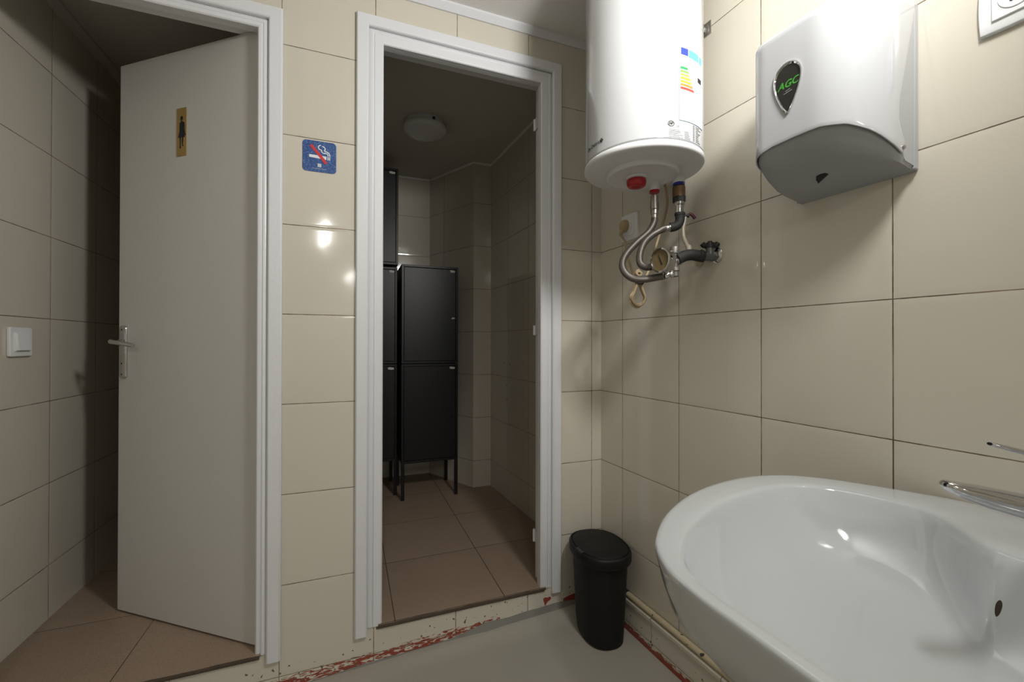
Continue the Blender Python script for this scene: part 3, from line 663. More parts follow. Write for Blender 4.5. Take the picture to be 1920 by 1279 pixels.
# ================================================================== PLUMBING under the heater
BRAID = bpy.data.materials.new('braided_steel'); BRAID.use_nodes = True; N, L = nodes(BRAID); b = N['Principled BSDF']
b.inputs['Metallic'].default_value = .8; b.inputs['Roughness'].default_value = .42
tc = N.new('ShaderNodeTexCoord'); 
wv = N.new('ShaderNodeTexWave'); wv.wave_type = 'BANDS'; wv.bands_direction = 'DIAGONAL'; wv.inputs['Scale'].default_value = 420; L.new(tc.outputs['Object'], wv.inputs['Vector'])
cr = N.new('ShaderNodeValToRGB'); E_ = cr.color_ramp.elements; E_[0].color = (.06, .055, .048, 1); E_[1].color = (.27, .25, .225, 1)
L.new(wv.outputs['Fac'], cr.inputs['Fac']); L.new(cr.outputs['Color'], b.inputs['Base Color'])
bp = N.new('ShaderNodeBump'); bp.inputs['Strength'].default_value = .3; bp.inputs['Distance'].default_value = .0006; L.new(wv.outputs['Fac'], bp.inputs['Height']); L.new(bp.outputs['Normal'], b.inputs['Normal'])
hos1 = [(.929, 1.129, .408), (.926, 1.129, .393), (.907, 1.131, .362), (.863, 1.137, .323), (.822, 1.136, .282), (.806, 1.132, .249), (.808, 1.12, .221), (.825, 1.103, .202), (.85, 1.083, .198), (.880, 1.062, .2025), (.8965, 1.0515, .2055)]
def hose(name, pts, label):
    bm = bmesh.new(); tube(bm, pts, .0108, n=16, sub=8); o = link(name, bm, BRAID, smooth=True, loc=(0, 0, CH)); tag(o, label, 'hose', 'braided hoses under the water heater'); return o
h1 = hose('braided_hose', hos1, 'outer braided steel hose looping from the heater outlet down below the pressure gauge')
bm = bmesh.new()
lathe(bm, (.9298, 1.1300, .482), (0, 0, -1), [(.0125, 0), (.0125, .022), (.0135, .022), (.0135, .026), (.0140, .026), (.0140, .044), (.011, .046)], n=24)
lathe(bm, (.9294, 1.1295, .436), (0, 0, -1), [(.012, 0), (.0125, .003), (.0125, .014), (.0105, .016), (.0100, .036)], n=24)
link('hose_fitting', bm, STEEL, parent=h1, smooth=True, auto=30)
hos2 = [(.962, 1.090, .372), (.945, 1.096, .368), (.928, 1.100, .362), (.903, 1.111, .346), (.876, 1.116, .318), (.858, 1.112, .280), (.853, 1.103, .250), (.864, 1.088, .237), (.880, 1.068, .238), (.892, 1.056, .240)]
h2 = hose('braided_hose', hos2, 'inner braided steel hose curving from the black elbow down behind the pressure gauge')
bm = bmesh.new(); lathe(bm, (.962, 1.0895, .372), (-.018, .007, -.005), [(.0125, -.004), (.0125, .008), (.0108, .010), (.0108, .026), (.010, .028)], n=20); link('hose_fitting', bm, STEEL, parent=h2, smooth=True)
# cold side column: brass coupling, dark nut, steel valve, black elbow
cv = empty('inlet_coupling', (.984, 1.080, .46+CH)); tag(cv, 'brown brass coupling with steel sleeve and black elbow under the heater cold inlet', 'pipe fitting')
bm = bmesh.new(); lathe(bm, (0, 0, .044), (0, 0, -1), [(.016, 0), (.0195, .004), (.0195, .030), (.0185, .033), (.0185, .036)], n=28); link('brass_coupling', bm, BRASS, parent=cv, smooth=True, auto=35)
bm = bmesh.new(); lathe(bm, (.001, 0, .012), (0, 0, -1), [(.0185, 0), (.0195, .002), (.0195, .019), (.016, .023)], n=8); link('lock_nut', bm, RUBBER, parent=cv)
bm = bmesh.new(); lathe(bm, (.001, -.001, -.009), (0, 0, -1), [(.0165, 0), (.0165, .008), (.0125, .010), (.0125, .040)], n=24); link('steel_sleeve', bm, CHROME, parent=cv, smooth=True, auto=35)
bm = bmesh.new(); tube(bm, [(.002, -.002, -.046), (.003, -.002, -.064), (-.002, -.001, -.078), (-.013, .004, -.086), (-.026, .010, -.089)], .0148, n=18, sub=6)
lathe(bm, (.002, -.002, -.042), (0, 0, -1), [(.015, 0), (.0162, .002), (.0162, .008), (.0150, .010)], n=20); link('black_elbow', bm, RUBBER, parent=cv, smooth=True)
bm = bmesh.new(); lathe(bm, (.012, -.006, -.052), (.02, -.01, 0), [(.006, 0), (.006, .018)], n=12); 
link('drain_stub', bm, BLACK, parent=cv, smooth=True)
PURP = mat('maroon_plastic', (.085, .012, .03), .4)
bm = bmesh.new(); tube(bm, [(.028, -.013, -.045), (.037, -.018, -.050), (.045, -.022, -.062)], .0050, n=10, sub=4); link('drain_lever', bm, PURP, parent=cv, smooth=True)
# clear drain tube
TUBM = mat('clear_drain_tube', (.36, .32, .25), .3, noise=.1)
bm = bmesh.new(); tube(bm, [(1.003, 1.072, .405), (.996, 1.071, .380), (.992, 1.070, .360), (.991, 1.066, .337), (.989, 1.055, .318), (.982, 1.040, .302), (.978, 1.030, .292)], .0062, n=12, sub=6)
lathe(bm, (.980, 1.034, .300), (-.02, -.04, -.10), [(.0085, 0), (.0085, .016)], n=14)
tag(link('drain_tube', bm, TUBM, smooth=True, loc=(0, 0, CH)), 'short translucent drain tube dropping from the elbow to the black insulated pipe', 'tube')
# safety group with gauge
sgp = empty('safety_valve', (.925, 1.037, .25+CH)); tag(sgp, 'steel safety valve body linking the hoses and the black pipe, behind the gauge', 'valve')
def rel(p): return (p[0]-.925, p[1]-1.037, p[2]-.25)
bm = bmesh.new()
lathe(bm, rel((.905, 1.047, .249)), (.035, -.015, .004), [(.010, 0), (.010, .03), (.0125, .032), (.0125, .044)], n=20)
lathe(bm, rel((.9255, 1.037, .252)), (.002, -.001, .03), [(.010, 0), (.010, .020), (.013, .023), (.0135, .036), (.0125, .042), (.008, .043)], n=20)
lathe(bm, rel((.928, 1.036, .246)), (.002, 0, -.03), [(.009, 0), (.009, .012), (.014, .015), (.0145, .024), (.0105, .026), (.0100, .040), (.0075, .043)], n=20)
link('valve_body', bm, DULLMETAL, parent=sgp, smooth=True, auto=35)
bm = bmesh.new(); tube(bm, [rel((.903, 1.047, .207)), rel((.914, 1.043, .212)), rel((.922, 1.039, .224)), rel((.926, 1.037, .240))], .0095, n=14, sub=4)
lathe(bm, rel((.899, 1.0495, .206)), (.013, -.006, .002), [(.0115, 0), (.0122, .002), (.0122, .008), (.0100, .009)], n=14)
lathe(bm, rel((.913, 1.043, .209)), (.013, -.006, .006), [(.0115, 0), (.0130, .002), (.0130, .008), (.0105, .010)], n=14)
link('lower_union', bm, CHROME, parent=sgp, smooth=True, auto=35)
# pressure gauge
gax = Vector((-.80, -.60, .02)).normalized(); gax = Vector((-.99, -.14, .01)).normalized()
pg = empty('pressure_gauge', (.862, 1.016, .245+CH)); tag(pg, 'round chrome pressure gauge with yellowed dial below the water heater', 'gauge')
bm = bmesh.new(); lathe(bm, Vector((0, 0, 0)) - gax*.024, gax, [(.018, 0), (.0275, .004), (.0285, .008), (.0285, .024), (.0300, .026), (.0300, .031), (.0270, .032), (.0262, .028)], n=48, cap1=False); link('gauge_case', bm, CHROME, parent=pg, smooth=True, auto=40)
DIAL = mat('yellowed_dial', (.17, .125, .05), .5, noise=.25, nscale=90)
bm = bmesh.new(); lathe(bm, gax*.0, gax, [(.0268, 0), (.0268, .004), (.001, .0041)], n=48); dial = link('dial', bm, DIAL, parent=pg, smooth=True)
pg.scale = (1.2, 1.2, 1.2); gu, gv = frame_for(gax); gup = Vector((0, 0, 1)); gri = gup.cross(gax).normalized()
bm = bmesh.new()
def gpt(a, b, h=.0046): return gri*a + gup*b + gax*h
a_, b__ = Vector((-.006, .015)), Vector((.005, -.011))
dv = (b__-a_).normalized(); nv = Vector((-dv.y, dv.x))*.0011
pts = [a_+nv*.4, a_-nv*.4, b__-nv*1.6, b__+nv*1.6]
extrude_poly(bm, [gpt(p.x, p.y) for p in pts], gax*.0006); link('needle', bm, INK, parent=pg)
bm = bmesh.new()
for k in range(19):
    a = R(225 - 15*k); r0, r1 = .0205, .0228
    q = [(r0*math.cos(a-.012), r0*math.sin(a-.012)), (r0*math.cos(a+.012), r0*math.sin(a+.012)), (r1*math.cos(a+.012), r1*math.sin(a+.012)), (r1*math.cos(a-.012), r1*math.sin(a-.012))]
    bm.faces.new([bm.verts.new(gpt(x, y, .0043)) for x, y in q])
link('dial_marks', bm, INK, parent=pg)
bm = bmesh.new(); lathe(bm, -gax*.022, -gax, [(.009, 0), (.008, .018), (.006, .02)], n=16); link('gauge_stem', bm, DULLMETAL, parent=pg, smooth=True)
# black insulated pipe to the wall
bm = bmesh.new(); tube(bm, [(.934, 1.035, .257), (.948, 1.032, .263), (.962, 1.029, .269), (.980, 1.022, .272), (.999, 1.015, .269), (1.016, 1.009, .266)], .0172, n=20, sub=6)
for p_, d__ in (((.933, 1.035, .2565), (.014, -.003, .006)), ((1.000, 1.0145, .271), (.015, -.006, -.005))):
    lathe(bm, p_, d__, [(.0165, 0), (.0188, .002), (.0188, .010), (.0170, .012)], n=20)
tag(link('insulated_pipe', bm, RUBBER, smooth=True, loc=(0, 0, CH)), 'short fat black insulated pipe between the gauge and the wall stopcock', 'pipe')
# stopcock
stc = empty('stopcock', (1.034, 1.003, .267+CH)); tag(stc, 'grey stopcock with a black winged handle, coming out of the right wall', 'valve')
bm = bmesh.new(); tube(bm, [(-.022, .006, -.001), (-.010, .003, 0), (.004, 0, .0), (.020, -.003, .002)], .0135, n=18, sub=5)
lathe(bm, (0, 0, .002), (0, 0, 1), [(.0125, 0), (.0115, .018), (.0115, .030)], n=18)
lathe(bm, (.006, -.001, .0), (1, -.06, .05), [(.015, 0), (.0155, .002), (.0155, .012), (.010, .014)], n=6); link('valve_body', bm, mat('grey_cast_valve', (.16, .165, .16), .4, .6, noise=.15, nscale=60), parent=stc, smooth=True, auto=35)
bm = bmesh.new(); lathe(bm, (0, 0, .026), (0, 0, 1), [(.0145, 0), (.0150, .010), (.013, .016), (.007, .017), (.0065, .021)], n=20)
wdir = Vector((.92, -.38, 0)).normalized()
for s in (-1, 1):
    c0 = Vector((0, 0, .034)) + wdir*s*.018
    tube(bm, [Vector((0, 0, .034)) + wdir*s*.008, c0, c0 + wdir*s*.006 + Vector((0, 0, .006))], lambda t: .0075 + .001*t, n=10, sub=4)
link('winged_handle', bm, BLACK, parent=stc, smooth=True)
bm = bmesh.new(); lathe(bm, (xr(1.0)-1.034+.000, -.004, .004), (-1, .06, 0), [(.0245, 0), (.0245, .0015), (.020, .006), (.013, .008)], n=32); link('wall_flange', bm, CHROME, parent=stc, smooth=True, auto=35)
bm = bmesh.new(); lathe(bm, (xr(1.0)-1.034-.004, -.003, .003), (-1, .06, 0), [(.0125, 0), (.0125, .006), (.011, .007), (.011, .016)], n=20); link('threaded_stub', bm, DULLMETAL, parent=stc, smooth=True)
bm = bmesh.new(); lathe(bm, (xr(1.062)-.0002, 1.062, .262), (-1, .06, 0), [(.016, 0), (.015, .004), (.001, .006)], n=28)
tag(link('blanking_cap', bm, mat('old_wall_cap', (.45, .38, .26), .45, noise=.1), smooth=True, auto=40, loc=(0, 0, CH)), 'small round cream cap on the tiles beneath the black insulated pipe', 'cap')
# supply cable and corded plug
bm = bmesh.new(); tube(bm, [(.985, 1.146, .531), (.994, 1.149, .512), (1.008, 1.160, .480), (1.012, 1.172, .450), (1.008, 1.182, .412), (.985, 1.185, .345), (.953, 1.172, .275), (.930, 1.165, .235), (.915, 1.168, .205)], .0045, n=10, sub=8)
cb_ = link('power_cable', bm, CREAM, smooth=True, parent=wh_, loc=(-hx, -hy, -.53)); cb_['label'] = 'yellowed power cable with a tied loop'
bm = bmesh.new(); tube(bm, [(.996, 1.410, .430), (.986, 1.380, .405), (.970, 1.342, .379), (.962, 1.324, .335), (.955, 1.294, .289), (.936, 1.248, .242), (.922, 1.205, .208)], .0045, n=10, sub=8)
link('cord', bm, CREAM, parent=cb_, smooth=True)
bm = bmesh.new()
for k, (o1, o2) in enumerate(((0, 0), (.006, .004), (-.005, .002))):
    L_ = [(.920, 1.197, .222), (.908, 1.204, .180), (.899 - o2, 1.207, .152+o1), (.912, 1.203, .131+o1), (.930, 1.197, .131+o1*.6), (.942+o2, 1.192, .154), (.934, 1.195, .182), (.924, 1.199, .222), (.930, 1.196, .238), (.922, 1.2, .244+o1), (.912, 1.2, .238)]
    tube(bm, [(x, y + .004*k, z) for x, y, z in L_], .0042, n=10, sub=6, closed=True)
link('tied_loop', bm, CREAM, parent=cb_, smooth=True)
bm = bmesh.new(); tube(bm, [(.912, 1.196, .206), (.922, 1.190, .201), (.934, 1.193, .205), (.932, 1.210, .207), (.920, 1.214, .205)], .003, n=8, sub=5, closed=True); link('cable_tie', bm, BLACK, parent=cb_, smooth=True)
# sockets
def socket(name, y, z, w_, h_, label, holes=True):
    s = empty(name, (xr(y), y, z+CH), -math.pi/2 + ang_r); tag(s, label, 'wall socket')
    bm = bmesh.new()
    # outline with gently bowed sides
    pts = []
    for (a, b) in ((-1, -1), (0, -1.05), (1, -1), (1.05, 0), (1, 1), (0, 1.05), (-1, 1), (-1.05, 0)):
        pts.append((a*w_/2/1.03, b*h_/2/1.03))
    dense = []
    for k in range(0, 8, 2):
        p0, pm, p1 = pts[k], pts[k+1], pts[(k+2) % 8]
        for t in [i/8 for i in range(8)]:
            dense.append(((1-t)**2*p0[0] + 2*t*(1-t)*(2*pm[0]-(p0[0]+p1[0])/2) + t*t*p1[0], (1-t)**2*p0[1] + 2*t*(1-t)*(2*pm[1]-(p0[1]+p1[1])/2) + t*t*p1[1]))
    rings = [[(a*s_, -t, b*s_) for a, b in dense] for s_, t in ((1, 0), (1, .005), (.97, .009), (.93, .010))]
    ring_loft(bm, rings); bmesh.ops.recalc_face_normals(bm, faces=bm.faces); link('frame_plate', bm, PLASTIC, parent=s, smooth=True, auto=40)
    bm = bmesh.new(); box(bm, -w_*.32, w_*.32, -.0135, -.008, -h_*.32, h_*.32); link('insert', bm, PLASTIC, parent=s, bevel=.0015)
    bm = bmesh.new()
    lathe(bm, (0, -.0134, 0), (0, -1, 0), [(.0235, 0), (.0235, .0016), (.0205, .0018), (.020, .0003), (.001, .0003)], n=40); link('socket_ring', bm, PLASTIC, parent=s, smooth=True, auto=30)
    if holes:
        bm = bmesh.new()
        for a in (-.0095, .0095): lathe(bm, (a*.7, -.0137, a), (0, -1, 0), [(.0028, 0), (.0028, .0006), (.0003, .0006)], n=12)
        link('contact_hole', bm, INK, parent=s)
    return s
socket('wall_socket', 1.398, .457, .098, .104, 'white wall socket low behind the braided hoses, with a yellowed plug in it', holes=False)
s2 = socket('wall_socket', .374, .612, .100, .102, 'white wall socket at the top right corner, to the right of the paper dispenser')
pq = empty('plug', (xr(1.41)-.012, 1.41, .465+CH), -math.pi/2 + ang_r); tag(pq, 'yellowed round power plug pushed into the socket behind the hoses', 'plug')
PLG = mat('yellowed_plug', (.47, .36, .21), .45, noise=.15, nscale=40)
bm = bmesh.new(); rings = []
for (s_, d__) in ((1, 0), (1.02, .005), (.95, .014), (.70, .022), (.45, .024)):
    rings.append([(s_*.0185*math.cos(a), -.003-d__, s_*.0235*math.sin(a) - d__*.15) for a in [2*math.pi*k/28 for k in range(28)]])
ring_loft(bm, rings); bmesh.ops.recalc_face_normals(bm, faces=bm.faces)
tube(bm, [(-.002, -.016, -.012), (-.004, -.020, -.026), (-.004, -.023, -.040)], lambda t: .0105-.004*t, n=12, sub=5)
link('plug_body', bm, PLG, parent=pq, smooth=True, auto=50)

# ================================================================== PAPER TOWEL DISPENSER (local x along wall towards the far corner is -x; d = -y)
# local frame: origin at near lower corner on wall; +a towards the far end, d away from the wall
Y0 = .510
tdp = empty('towel_dispenser', (xr(Y0)-.0005, Y0, CH), -math.pi/2 + ang_r)
tag(tdp, 'large white and grey paper towel dispenser on the right wall above the wash basin', 'dispenser')
def TD(a, d, z): return (-a, -d, z)
AW, DEP, TOP = .242, .186, .698
# plan outline of the cover, from near-back corner round the front to the far-back corner
def plan(inset=0, dmax=DEP, n1=12):
    pts = []; dm = dmax-inset; rn = min(.105, dm*.62); rf = min(.034, dm*.3); a0, a1 = inset, AW-inset
    pts += [(a0, dm-rn - (dm-rn)*(1-k/8)) for k in range(8)]
    for k in range(n1+1):
        t = R(90*k/n1); pts.append((a0+rn - rn*math.cos(t), dm-rn+rn*math.sin(t)))
    m_ = 8
    for k in range(1, m_): pts.append((a0+rn + (a1-rf-a0-rn)*k/m_, dm))
    for k in range(7):
        t = R(90*k/6); pts.append((a1-rf+rf*math.sin(t), dm-rf+rf*math.cos(t)))
    pts += [(a1, (dm-rf)*(1-k/8)) for k in range(1, 9)]
    return pts
def interp(x, tab):
    if x <= tab[0][0]: return tab[0][1]
    for (x0, y0), (x1, y1) in zip(tab, tab[1:]):
        if x <= x1:
            t = (x-x0)/(x1-x0); t = t*t*(3-2*t) if False else t; return y0+(y1-y0)*t
    return tab[-1][1]
pl0 = plan(); cum = [0]
for p, q in zip(pl0, pl0[1:]): cum.append(cum[-1] + math.hypot(q[0]-p[0], q[1]-p[1]))
TOT = cum[-1]; mid = TOT*.5
def zlow(s):   # lower edge: high in the middle of the front, dropping to both rear corners
    u = abs(s-mid)/(TOT/2)
    return interp(u, [(0, .444), (.18, .443), (.34, .434), (.48, .415), (.62, .392), (.74, .377), (.84, .372), (1, .372)])
def at_s(pl, s, cm):
    for k in range(len(cm)-1):
        if s <= cm[k+1]+1e-9:
            t = (s-cm[k])/max(1e-9, cm[k+1]-cm[k]); return (pl[k][0]+(pl[k+1][0]-pl[k][0])*t, pl[k][1]+(pl[k+1][1]-pl[k][1])*t)
    return pl[-1]
dst = [(.372, .066), (.385, .060), (.398, .058), (.415, .070), (.432, .079), (.46, .078), (.48, .075), (.557, .054), (.62, .036), (.68, .018), (.70, .014)]
bm = bmesh.new(); NC, NR = 72, 26; grid = []
for r_ in range(NR+1):
    row = []
    for c in range(NC+1):
        # two passes: estimate z, then start of the cover at that height
        s_mid = TOT*c/NC; f = r_/NR
        z = zlow(s_mid); z = z + (TOP-.012-z)*f
        d0 = interp(z, dst); s = d0 + (TOT-2*d0)*c/NC
        z2 = zlow(s); z = z2 + (TOP-.012-z2)*f
        a, d = at_s(pl0, s, cum); row.append(bm.verts.new(TD(a, d, z)))
    grid.append(row)
# rounded top
for ins, dz in ((.0035, .0075), (.010, .012), (.03, .0125)):
    row = []; cxa, cxd = AW/2, .07
    for c in range(NC+1):
        d0 = interp(TOP, dst); s = d0 + (TOT-2*d0)*c/NC; a, d = at_s(pl0, s, cum)
        v = Vector((cxa-a, cxd-d)); v.normalize(); row.append(bm.verts.new(TD(a+v.x*ins, d+v.y*ins, TOP-.012+dz)))
    grid.append(row)
for r_ in range(len(grid)-1):
    for c in range(NC):
        bm.faces.new((grid[r_][c], grid[r_][c+1], grid[r_+1][c+1], grid[r_+1][c]))
bm.faces.new(grid[-1])
bmesh.ops.recalc_face_normals(bm, faces=bm.faces)
cov = link('cover', bm, PLASTIC_G, parent=tdp, smooth=True, auto=50)
md = cov.modifiers.new('sol', 'SOLIDIFY'); md.thickness = .003; md.offset = -1
md = cov.modifiers.new('b', 'BEVEL'); md.width = .0012; md.segments = 2; md.limit_method = 'ANGLE'; md.angle_limit = R(50)
# grey rear housing and hollowed underside
bm = bmesh.new(); rings = []
def pr_ring(dm, z_of, inset=.0035, ascale=0):
    pl = plan(inset, dm); cm = [0]
    for p, q in zip(pl, pl[1:]): cm.append(cm[-1]+math.hypot(q[0]-p[0], q[1]-p[1]))
    out = [TD(a, max(d, .0), z_of(a, d, s/cm[-1])) for (a, d), s in zip(pl, cm)]
    return out
def under(d): return interp(d, [(0, .353), (.07, .364), (.10, .373), (.14, .387), (.165, .398), (.186, .408)])
rings.append(pr_ring(DEP, lambda a, d, u: TOP-.006))
rings.append(pr_ring(DEP, lambda a, d, u: max(zlow(u*TOT), under(d)+.012)+.006, .0045))
rings.append(pr_ring(DEP, lambda a, d, u: max(zlow(u*TOT)-.0005, under(d)+.006) if d > .055 else under(d)+.006, .0045))
for dm, ins in ((DEP-.010, .0062), (.165, .008), (.14, .0085), (.105, .0085), (.07, .0085), (.035, .0085), (.012, .0085)):
    k_ = {DEP-.010: .55, .165: .22}.get(dm, 0)
    rings.append(pr_ring(dm, lambda a, d, u, k_=k_: under(d)*(1-k_) + k_*max(zlow(u*TOT)-.004, under(d)), ins))
ring_loft(bm, rings); bmesh.ops.recalc_face_normals(bm, faces=bm.faces)
# drop the part of the core that would show behind the wavy edge? it stays grey like the photo
link('rear_housing', bm, GREY_PL, parent=tdp, smooth=True, auto=35)
bm = bmesh.new(); box(bm, -AW+.003, -.003, -.016, 0, .3545, TOP-.004); link('back_plate', bm, GREY_PL, parent=tdp, bevel=.003)
bm = bmesh.new(); pts = [(.152, .062), (.176, .100), (.170, .103), (.156, .104), (.142, .098), (.136, .088)]
pts = [(.118, .098), (.150, .078), (.147, .092), (.140, .103), (.130, .106), (.121, .104)]
extrude_poly(bm, [TD(a, d, under(d)-.0012) for a, d in pts], (0, 0, .004)); bmesh.ops.recalc_face_normals(bm, faces=bm.faces); link('pull_hole', bm, INK, parent=tdp)
bm = bmesh.new(); lathe(bm, TD(-.0005, .066, .388), (1, 0, 0), [(.0045, 0), (.0045, .002), (.003, .003)], n=20); link('screw', bm, STEEL, parent=tdp, smooth=True)
# drop-shaped inspection window
def drop(s=1.0, n=40):
    out = []
    for k in range(n):
        t = 2*math.pi*k/n; x = math.sin(t)*.0320*(1 + .55*math.cos(t))/1.25; z = math.cos(t)*.0535
        out.append((x*s, z*s - (1-s)*.0))
    return out
wa, wz = .150, .557
def DW(x, z, t): return TD(wa - x, DEP + t, wz + z)
bm = bmesh.new()
rings = [[DW(x, z, -.001) for x, z in drop(1.06)], [DW(x, z, .003) for x, z in drop(1.05)], [DW(x, z, .0035) for x, z in drop(1.0)], [DW(x, z, .0005) for x, z in drop(.93)]]
ring_loft(bm, rings, cap1=False); bmesh.ops.recalc_face_normals(bm, faces=bm.faces); win = link('window_surround', bm, CHROME, parent=tdp, smooth=True, auto=50)
bm = bmesh.new(); ring_loft(bm, [[DW(x, z, .0004) for x, z in drop(.95)], [DW(x, z, .0010) for x, z in drop(.93)]]); bmesh.ops.recalc_face_normals(bm, faces=bm.faces)
link('smoked_window', bm, mat('smoked_window', (.02, .02, .017), .15), parent=win)
def flat_text(s, size, x, z, m, name, rot=0, bold=False, parent=None):
    b_ = text_bm(s, size, .0002, bold, shear=.25)
    for v in b_.verts:
        X, Z = v.co.x, v.co.y; c, s_ = math.cos(rot), math.sin(rot); v.co = DW(X*c-Z*s_+x, X*s_+Z*c+z, .0013+v.co.z)
    bmesh.ops.recalc_face_normals(b_, faces=b_.faces); return link(name, b_, m, parent=parent)
GRN = mat('green_print', (.05, .30, .03), .4)
flat_text('AGC', .021, .001, .008, GRN, 'green_lettering', 0, True, win)
bm = bmesh.new()
for k_, (x0, x1) in enumerate(((-.004, .006), (-.008, .010))):
    extrude_poly(bm, [DW(x0, -.0065-k_*.0045, .0012), DW(x1, -.0045-k_*.0045, .0012), DW(x1, -.0035-k_*.0045, .0012), DW(x0, -.0055-k_*.0045, .0012)], TD(0, .0003, 0)); 
bmesh.ops.recalc_face_normals(bm, faces=bm.faces); link('print_line', bm, GT, parent=win)

# ================================================================== WASH BASIN
YC = .27
out_half = [(1.092, .375), (1.088, .445), (1.062, .500), (1.030, .553), (1.000, .600), (.963, .645), (.922, .676), (.873, .694), (.815, .700), (.743, .693), (.667, .674), (.588, .641), (.507, .592), (.447, .540), (.411, .497), (.388, .445), (.381, .39), (.381, .33)]
inn_half = [(.875, .330), (.900, .362), (.935, .400), (.960, .440), (.966, .486), (.953, .540), (.915, .598), (.848, .628), (.759, .626), (.644, .600), (.532, .548), (.462, .495), (.424, .450), (.408, .40), (.408, .34)]
def full(h, x_end_first, x_end_last):
    far = h; near = [(x, 2*YC-y) for x, y in reversed(h)]
    return far + [(x_end_last, YC)] + near + [(x_end_first, YC)]
def resample(pts, C, n=128, sub=6):
    P = catmull_closed([(x, y, 0) for x, y in pts], sub); out = []
    for k in range(n):
        a = 2*math.pi*k/n; d = Vector((math.cos(a), math.sin(a))); best = None
        for i in range(len(P)):
            p, q = P[i], P[(i+1) % len(P)]
            e = Vector((q.x-p.x, q.y-p.y)); f = Vector((p.x-C[0], p.y-C[1])); den = d.x*e.y - d.y*e.x
            if abs(den) < 1e-12: continue
            t = (f.x*e.y - f.y*e.x)/den; u = (f.x*d.y - f.y*d.x)/den
            if t > 0 and -1e-6 <= u <= 1+1e-6 and (best is None or t > best): best = t
        out.append((C[0]+d.x*best, C[1]+d.y*best))
    return out
C0 = (.66, YC)
OUT = resample(full(out_half, 1.093, .381), C0); INN = resample(full(inn_half, .872, .408), C0)
def mixr(f, z, A_=None, B_=None):
    A_ = A_ or OUT; B_ = B_ or INN; return [(a[0]+(b_[0]-a[0])*f, a[1]+(b_[1]-a[1])*f, z) for a, b_ in zip(A_, B_)]
def clampx(p): return (min(p[0], xr(p[1])-.0015), p[1], p[2])
def scl(P, s, z, c=C0, keep_back=0): return [(c[0]+(x-c[0])*(s if x < c[0] else s+(1-s)*keep_back), c[1]+(y-c[1])*s, z) for x, y in P]
RZ = -.295
wbn = empty('wash_basin', (0, 0, CH)); wbn.location = (.70, YC, CH+RZ); tag(wbn, 'white ceramic wash basin with a rounded bowl, mounted on the right wall', 'wash basin')
rings = [scl(OUT, .35, RZ-.205, keep_back=1), scl(OUT, .55, RZ-.190, keep_back=1), scl(OUT, .68, RZ-.155, keep_back=1), scl(OUT, .83, RZ-.110, keep_back=1), scl(OUT, .945, RZ-.070, keep_back=1), scl(OUT, .975, RZ-.040, keep_back=1),
         scl(OUT, .990, RZ-.018, keep_back=1), scl(OUT, .998, RZ-.008, keep_back=1), scl(OUT, .998, RZ-.003, keep_back=1), mixr(.10, RZ+.0005), mixr(.22, RZ+.001), mixr(.5, RZ+.0), mixr(.80, RZ-.001), mixr(.93, RZ-.003), mixr(1.0, RZ-.008)]
CB = (.66, .30)
def bowl(s, z, cx, cy): return [(cx+(x-C0[0])*s + (C0[0]-cx)*0, cy+(y-C0[1])*s, z) for x, y in INN]
for s, dz, sh in ((.975, .018, 0), (.945, .034, 0), (.90, .056, .002), (.83, .080, .006), (.73, .101, .012), (.60, .117, .018), (.42, .128, .024), (.24, .134, .028), (.10, .137, .03)):
    rings.append([((C0[0]+sh)+(x-C0[0])*s, C0[1]+(y-C0[1])*s, RZ-.008-dz) for x, y in INN])
rings = [[clampx(p) for p in r_] for r_ in rings]
bm = bmesh.new(); rr_ = [[(p[0]-.70, p[1]-YC, p[2]-RZ) for p in r_] for r_ in rings]
ring_loft(bm, rr_); bmesh.ops.recalc_face_normals(bm, faces=bm.faces); link('basin_bowl', bm, CERAMIC, parent=wbn, smooth=True, auto=75)
bm = bmesh.new(); lathe(bm, (-.01, 0, -.1455), (0, 0, 1), [(.026, 0), (.026, .003), (.020, .004), (.018, .001), (.001, .001)], n=36); link('drain', bm, CHROME, parent=wbn, smooth=True, auto=35)
bm = bmesh.new()
bm.free(); bm = bmesh.new()
oc = Vector((.1500, .044, -.0745)); on = Vector((-.91, .11, .40)).normalized(); ou = Vector((0, 0, 1)); ou = (ou - on*on.z).normalized(); ow = on.cross(ou)
ringp = lambda s_, h: [oc + on*h + ou*(.0125*s_*math.cos(a)) + ow*(.0036*s_*math.sin(a)*(1+.2*math.cos(a))) for a in [2*math.pi*k/28 for k in range(28)]]
ring_loft(bm, [ringp(1, -.001), ringp(1, .0008), ringp(.6, .0009)]); bmesh.ops.recalc_face_normals(bm, faces=bm.faces); link('overflow', bm, mat('rusty_dark_slot', (.035, .022, .012), .7), parent=wbn, smooth=True)
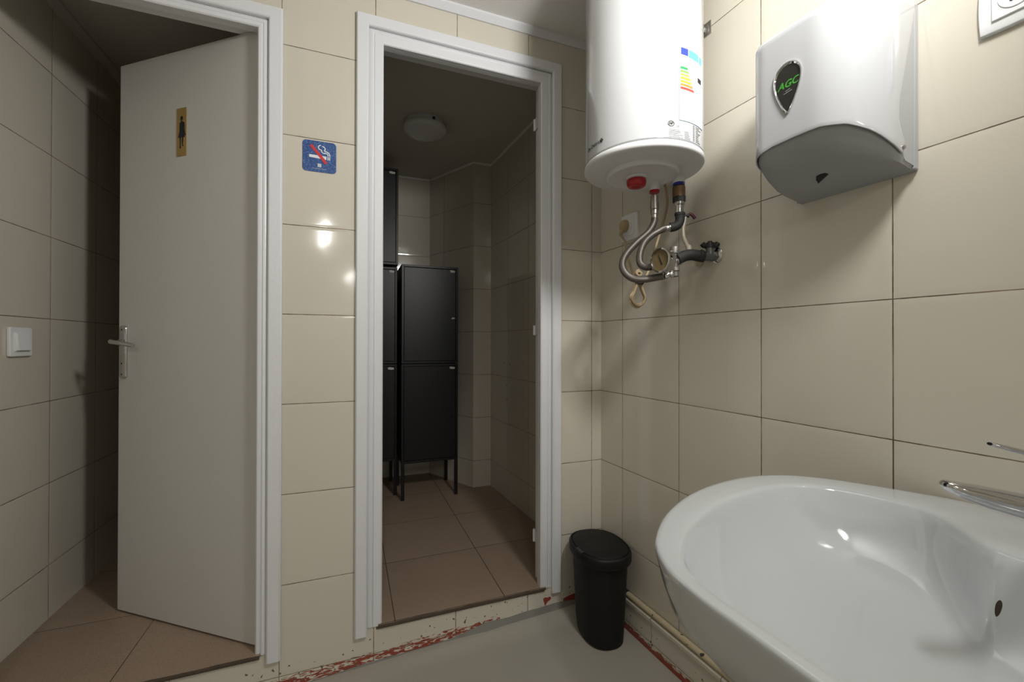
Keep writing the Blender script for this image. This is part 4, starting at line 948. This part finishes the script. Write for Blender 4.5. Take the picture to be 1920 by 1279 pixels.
# faucet on the deck
fc = empty('faucet', (.985, .19, CH+RZ)); tag(fc, 'chrome mixer faucet with flat spout and raised lever, on the wash basin deck', 'faucet')
def F(x, y, z): return Vector((x-.985, y-.19, z-RZ))
bm = bmesh.new(); lathe(bm, (0, 0, .001), (0, 0, 1), [(.029, 0), (.029, .004), (.025, .008), (.024, .085), (.021, .100)], n=36); link('faucet_body', bm, CHROME, parent=fc, smooth=True, auto=40)
bm = bmesh.new(); rings = []
tip = Vector((.757, .331, -.193)); root = Vector((.985, .19, -.262)); ax = (root-tip); L_ = ax.length; axn = ax.normalized(); sidev = axn.cross(Vector((0, 0, 1))).normalized(); upv = sidev.cross(axn).normalized()
for (t, wd, hh, lift) in ((-.0015, .008, .003, .002), (0.0, .0095, .0052, .002), (.005, .0125, .0075, .001), (.018, .0135, .0100, 0), (.05, .016, .0140, 0), (.10, .018, .0170, .001), (.2, .020, .020, .004), (L_, .020, .020, .010)):
    c = tip + axn*t + upv*lift
    rings.append([F(*(c + sidev*wd*math.copysign(abs(math.cos(a))**.75, math.cos(a)) + upv*hh*math.copysign(abs(math.sin(a))**.75, math.sin(a)))) for a in [2*math.pi*k/24 for k in range(24)]])
ring_loft(bm, rings); bmesh.ops.recalc_face_normals(bm, faces=bm.faces); link('spout', bm, CHROME, parent=fc, smooth=True, auto=50)
bm = bmesh.new(); rings = []; tip = Vector((.785, .298, -.131)); root = Vector((.985, .19, -.190)); ax = root-tip; L_ = ax.length; axn = ax.normalized(); sidev = axn.cross(Vector((0, 0, 1))).normalized(); upv = sidev.cross(axn).normalized()
for (t, wd, hh) in ((0, .004, .002), (.004, .007, .003), (.02, .009, .0035), (.08, .010, .004), (.15, .014, .007), (L_-.01, .022, .012), (L_+.01, .020, .012)):
    c = tip + axn*t
    rings.append([F(*(c + sidev*wd*math.cos(a) + upv*hh*math.sin(a))) for a in [2*math.pi*k/20 for k in range(20)]])
ring_loft(bm, rings); bmesh.ops.recalc_face_normals(bm, faces=bm.faces)
link('lever', bm, CHROME, parent=fc, smooth=True, auto=50)
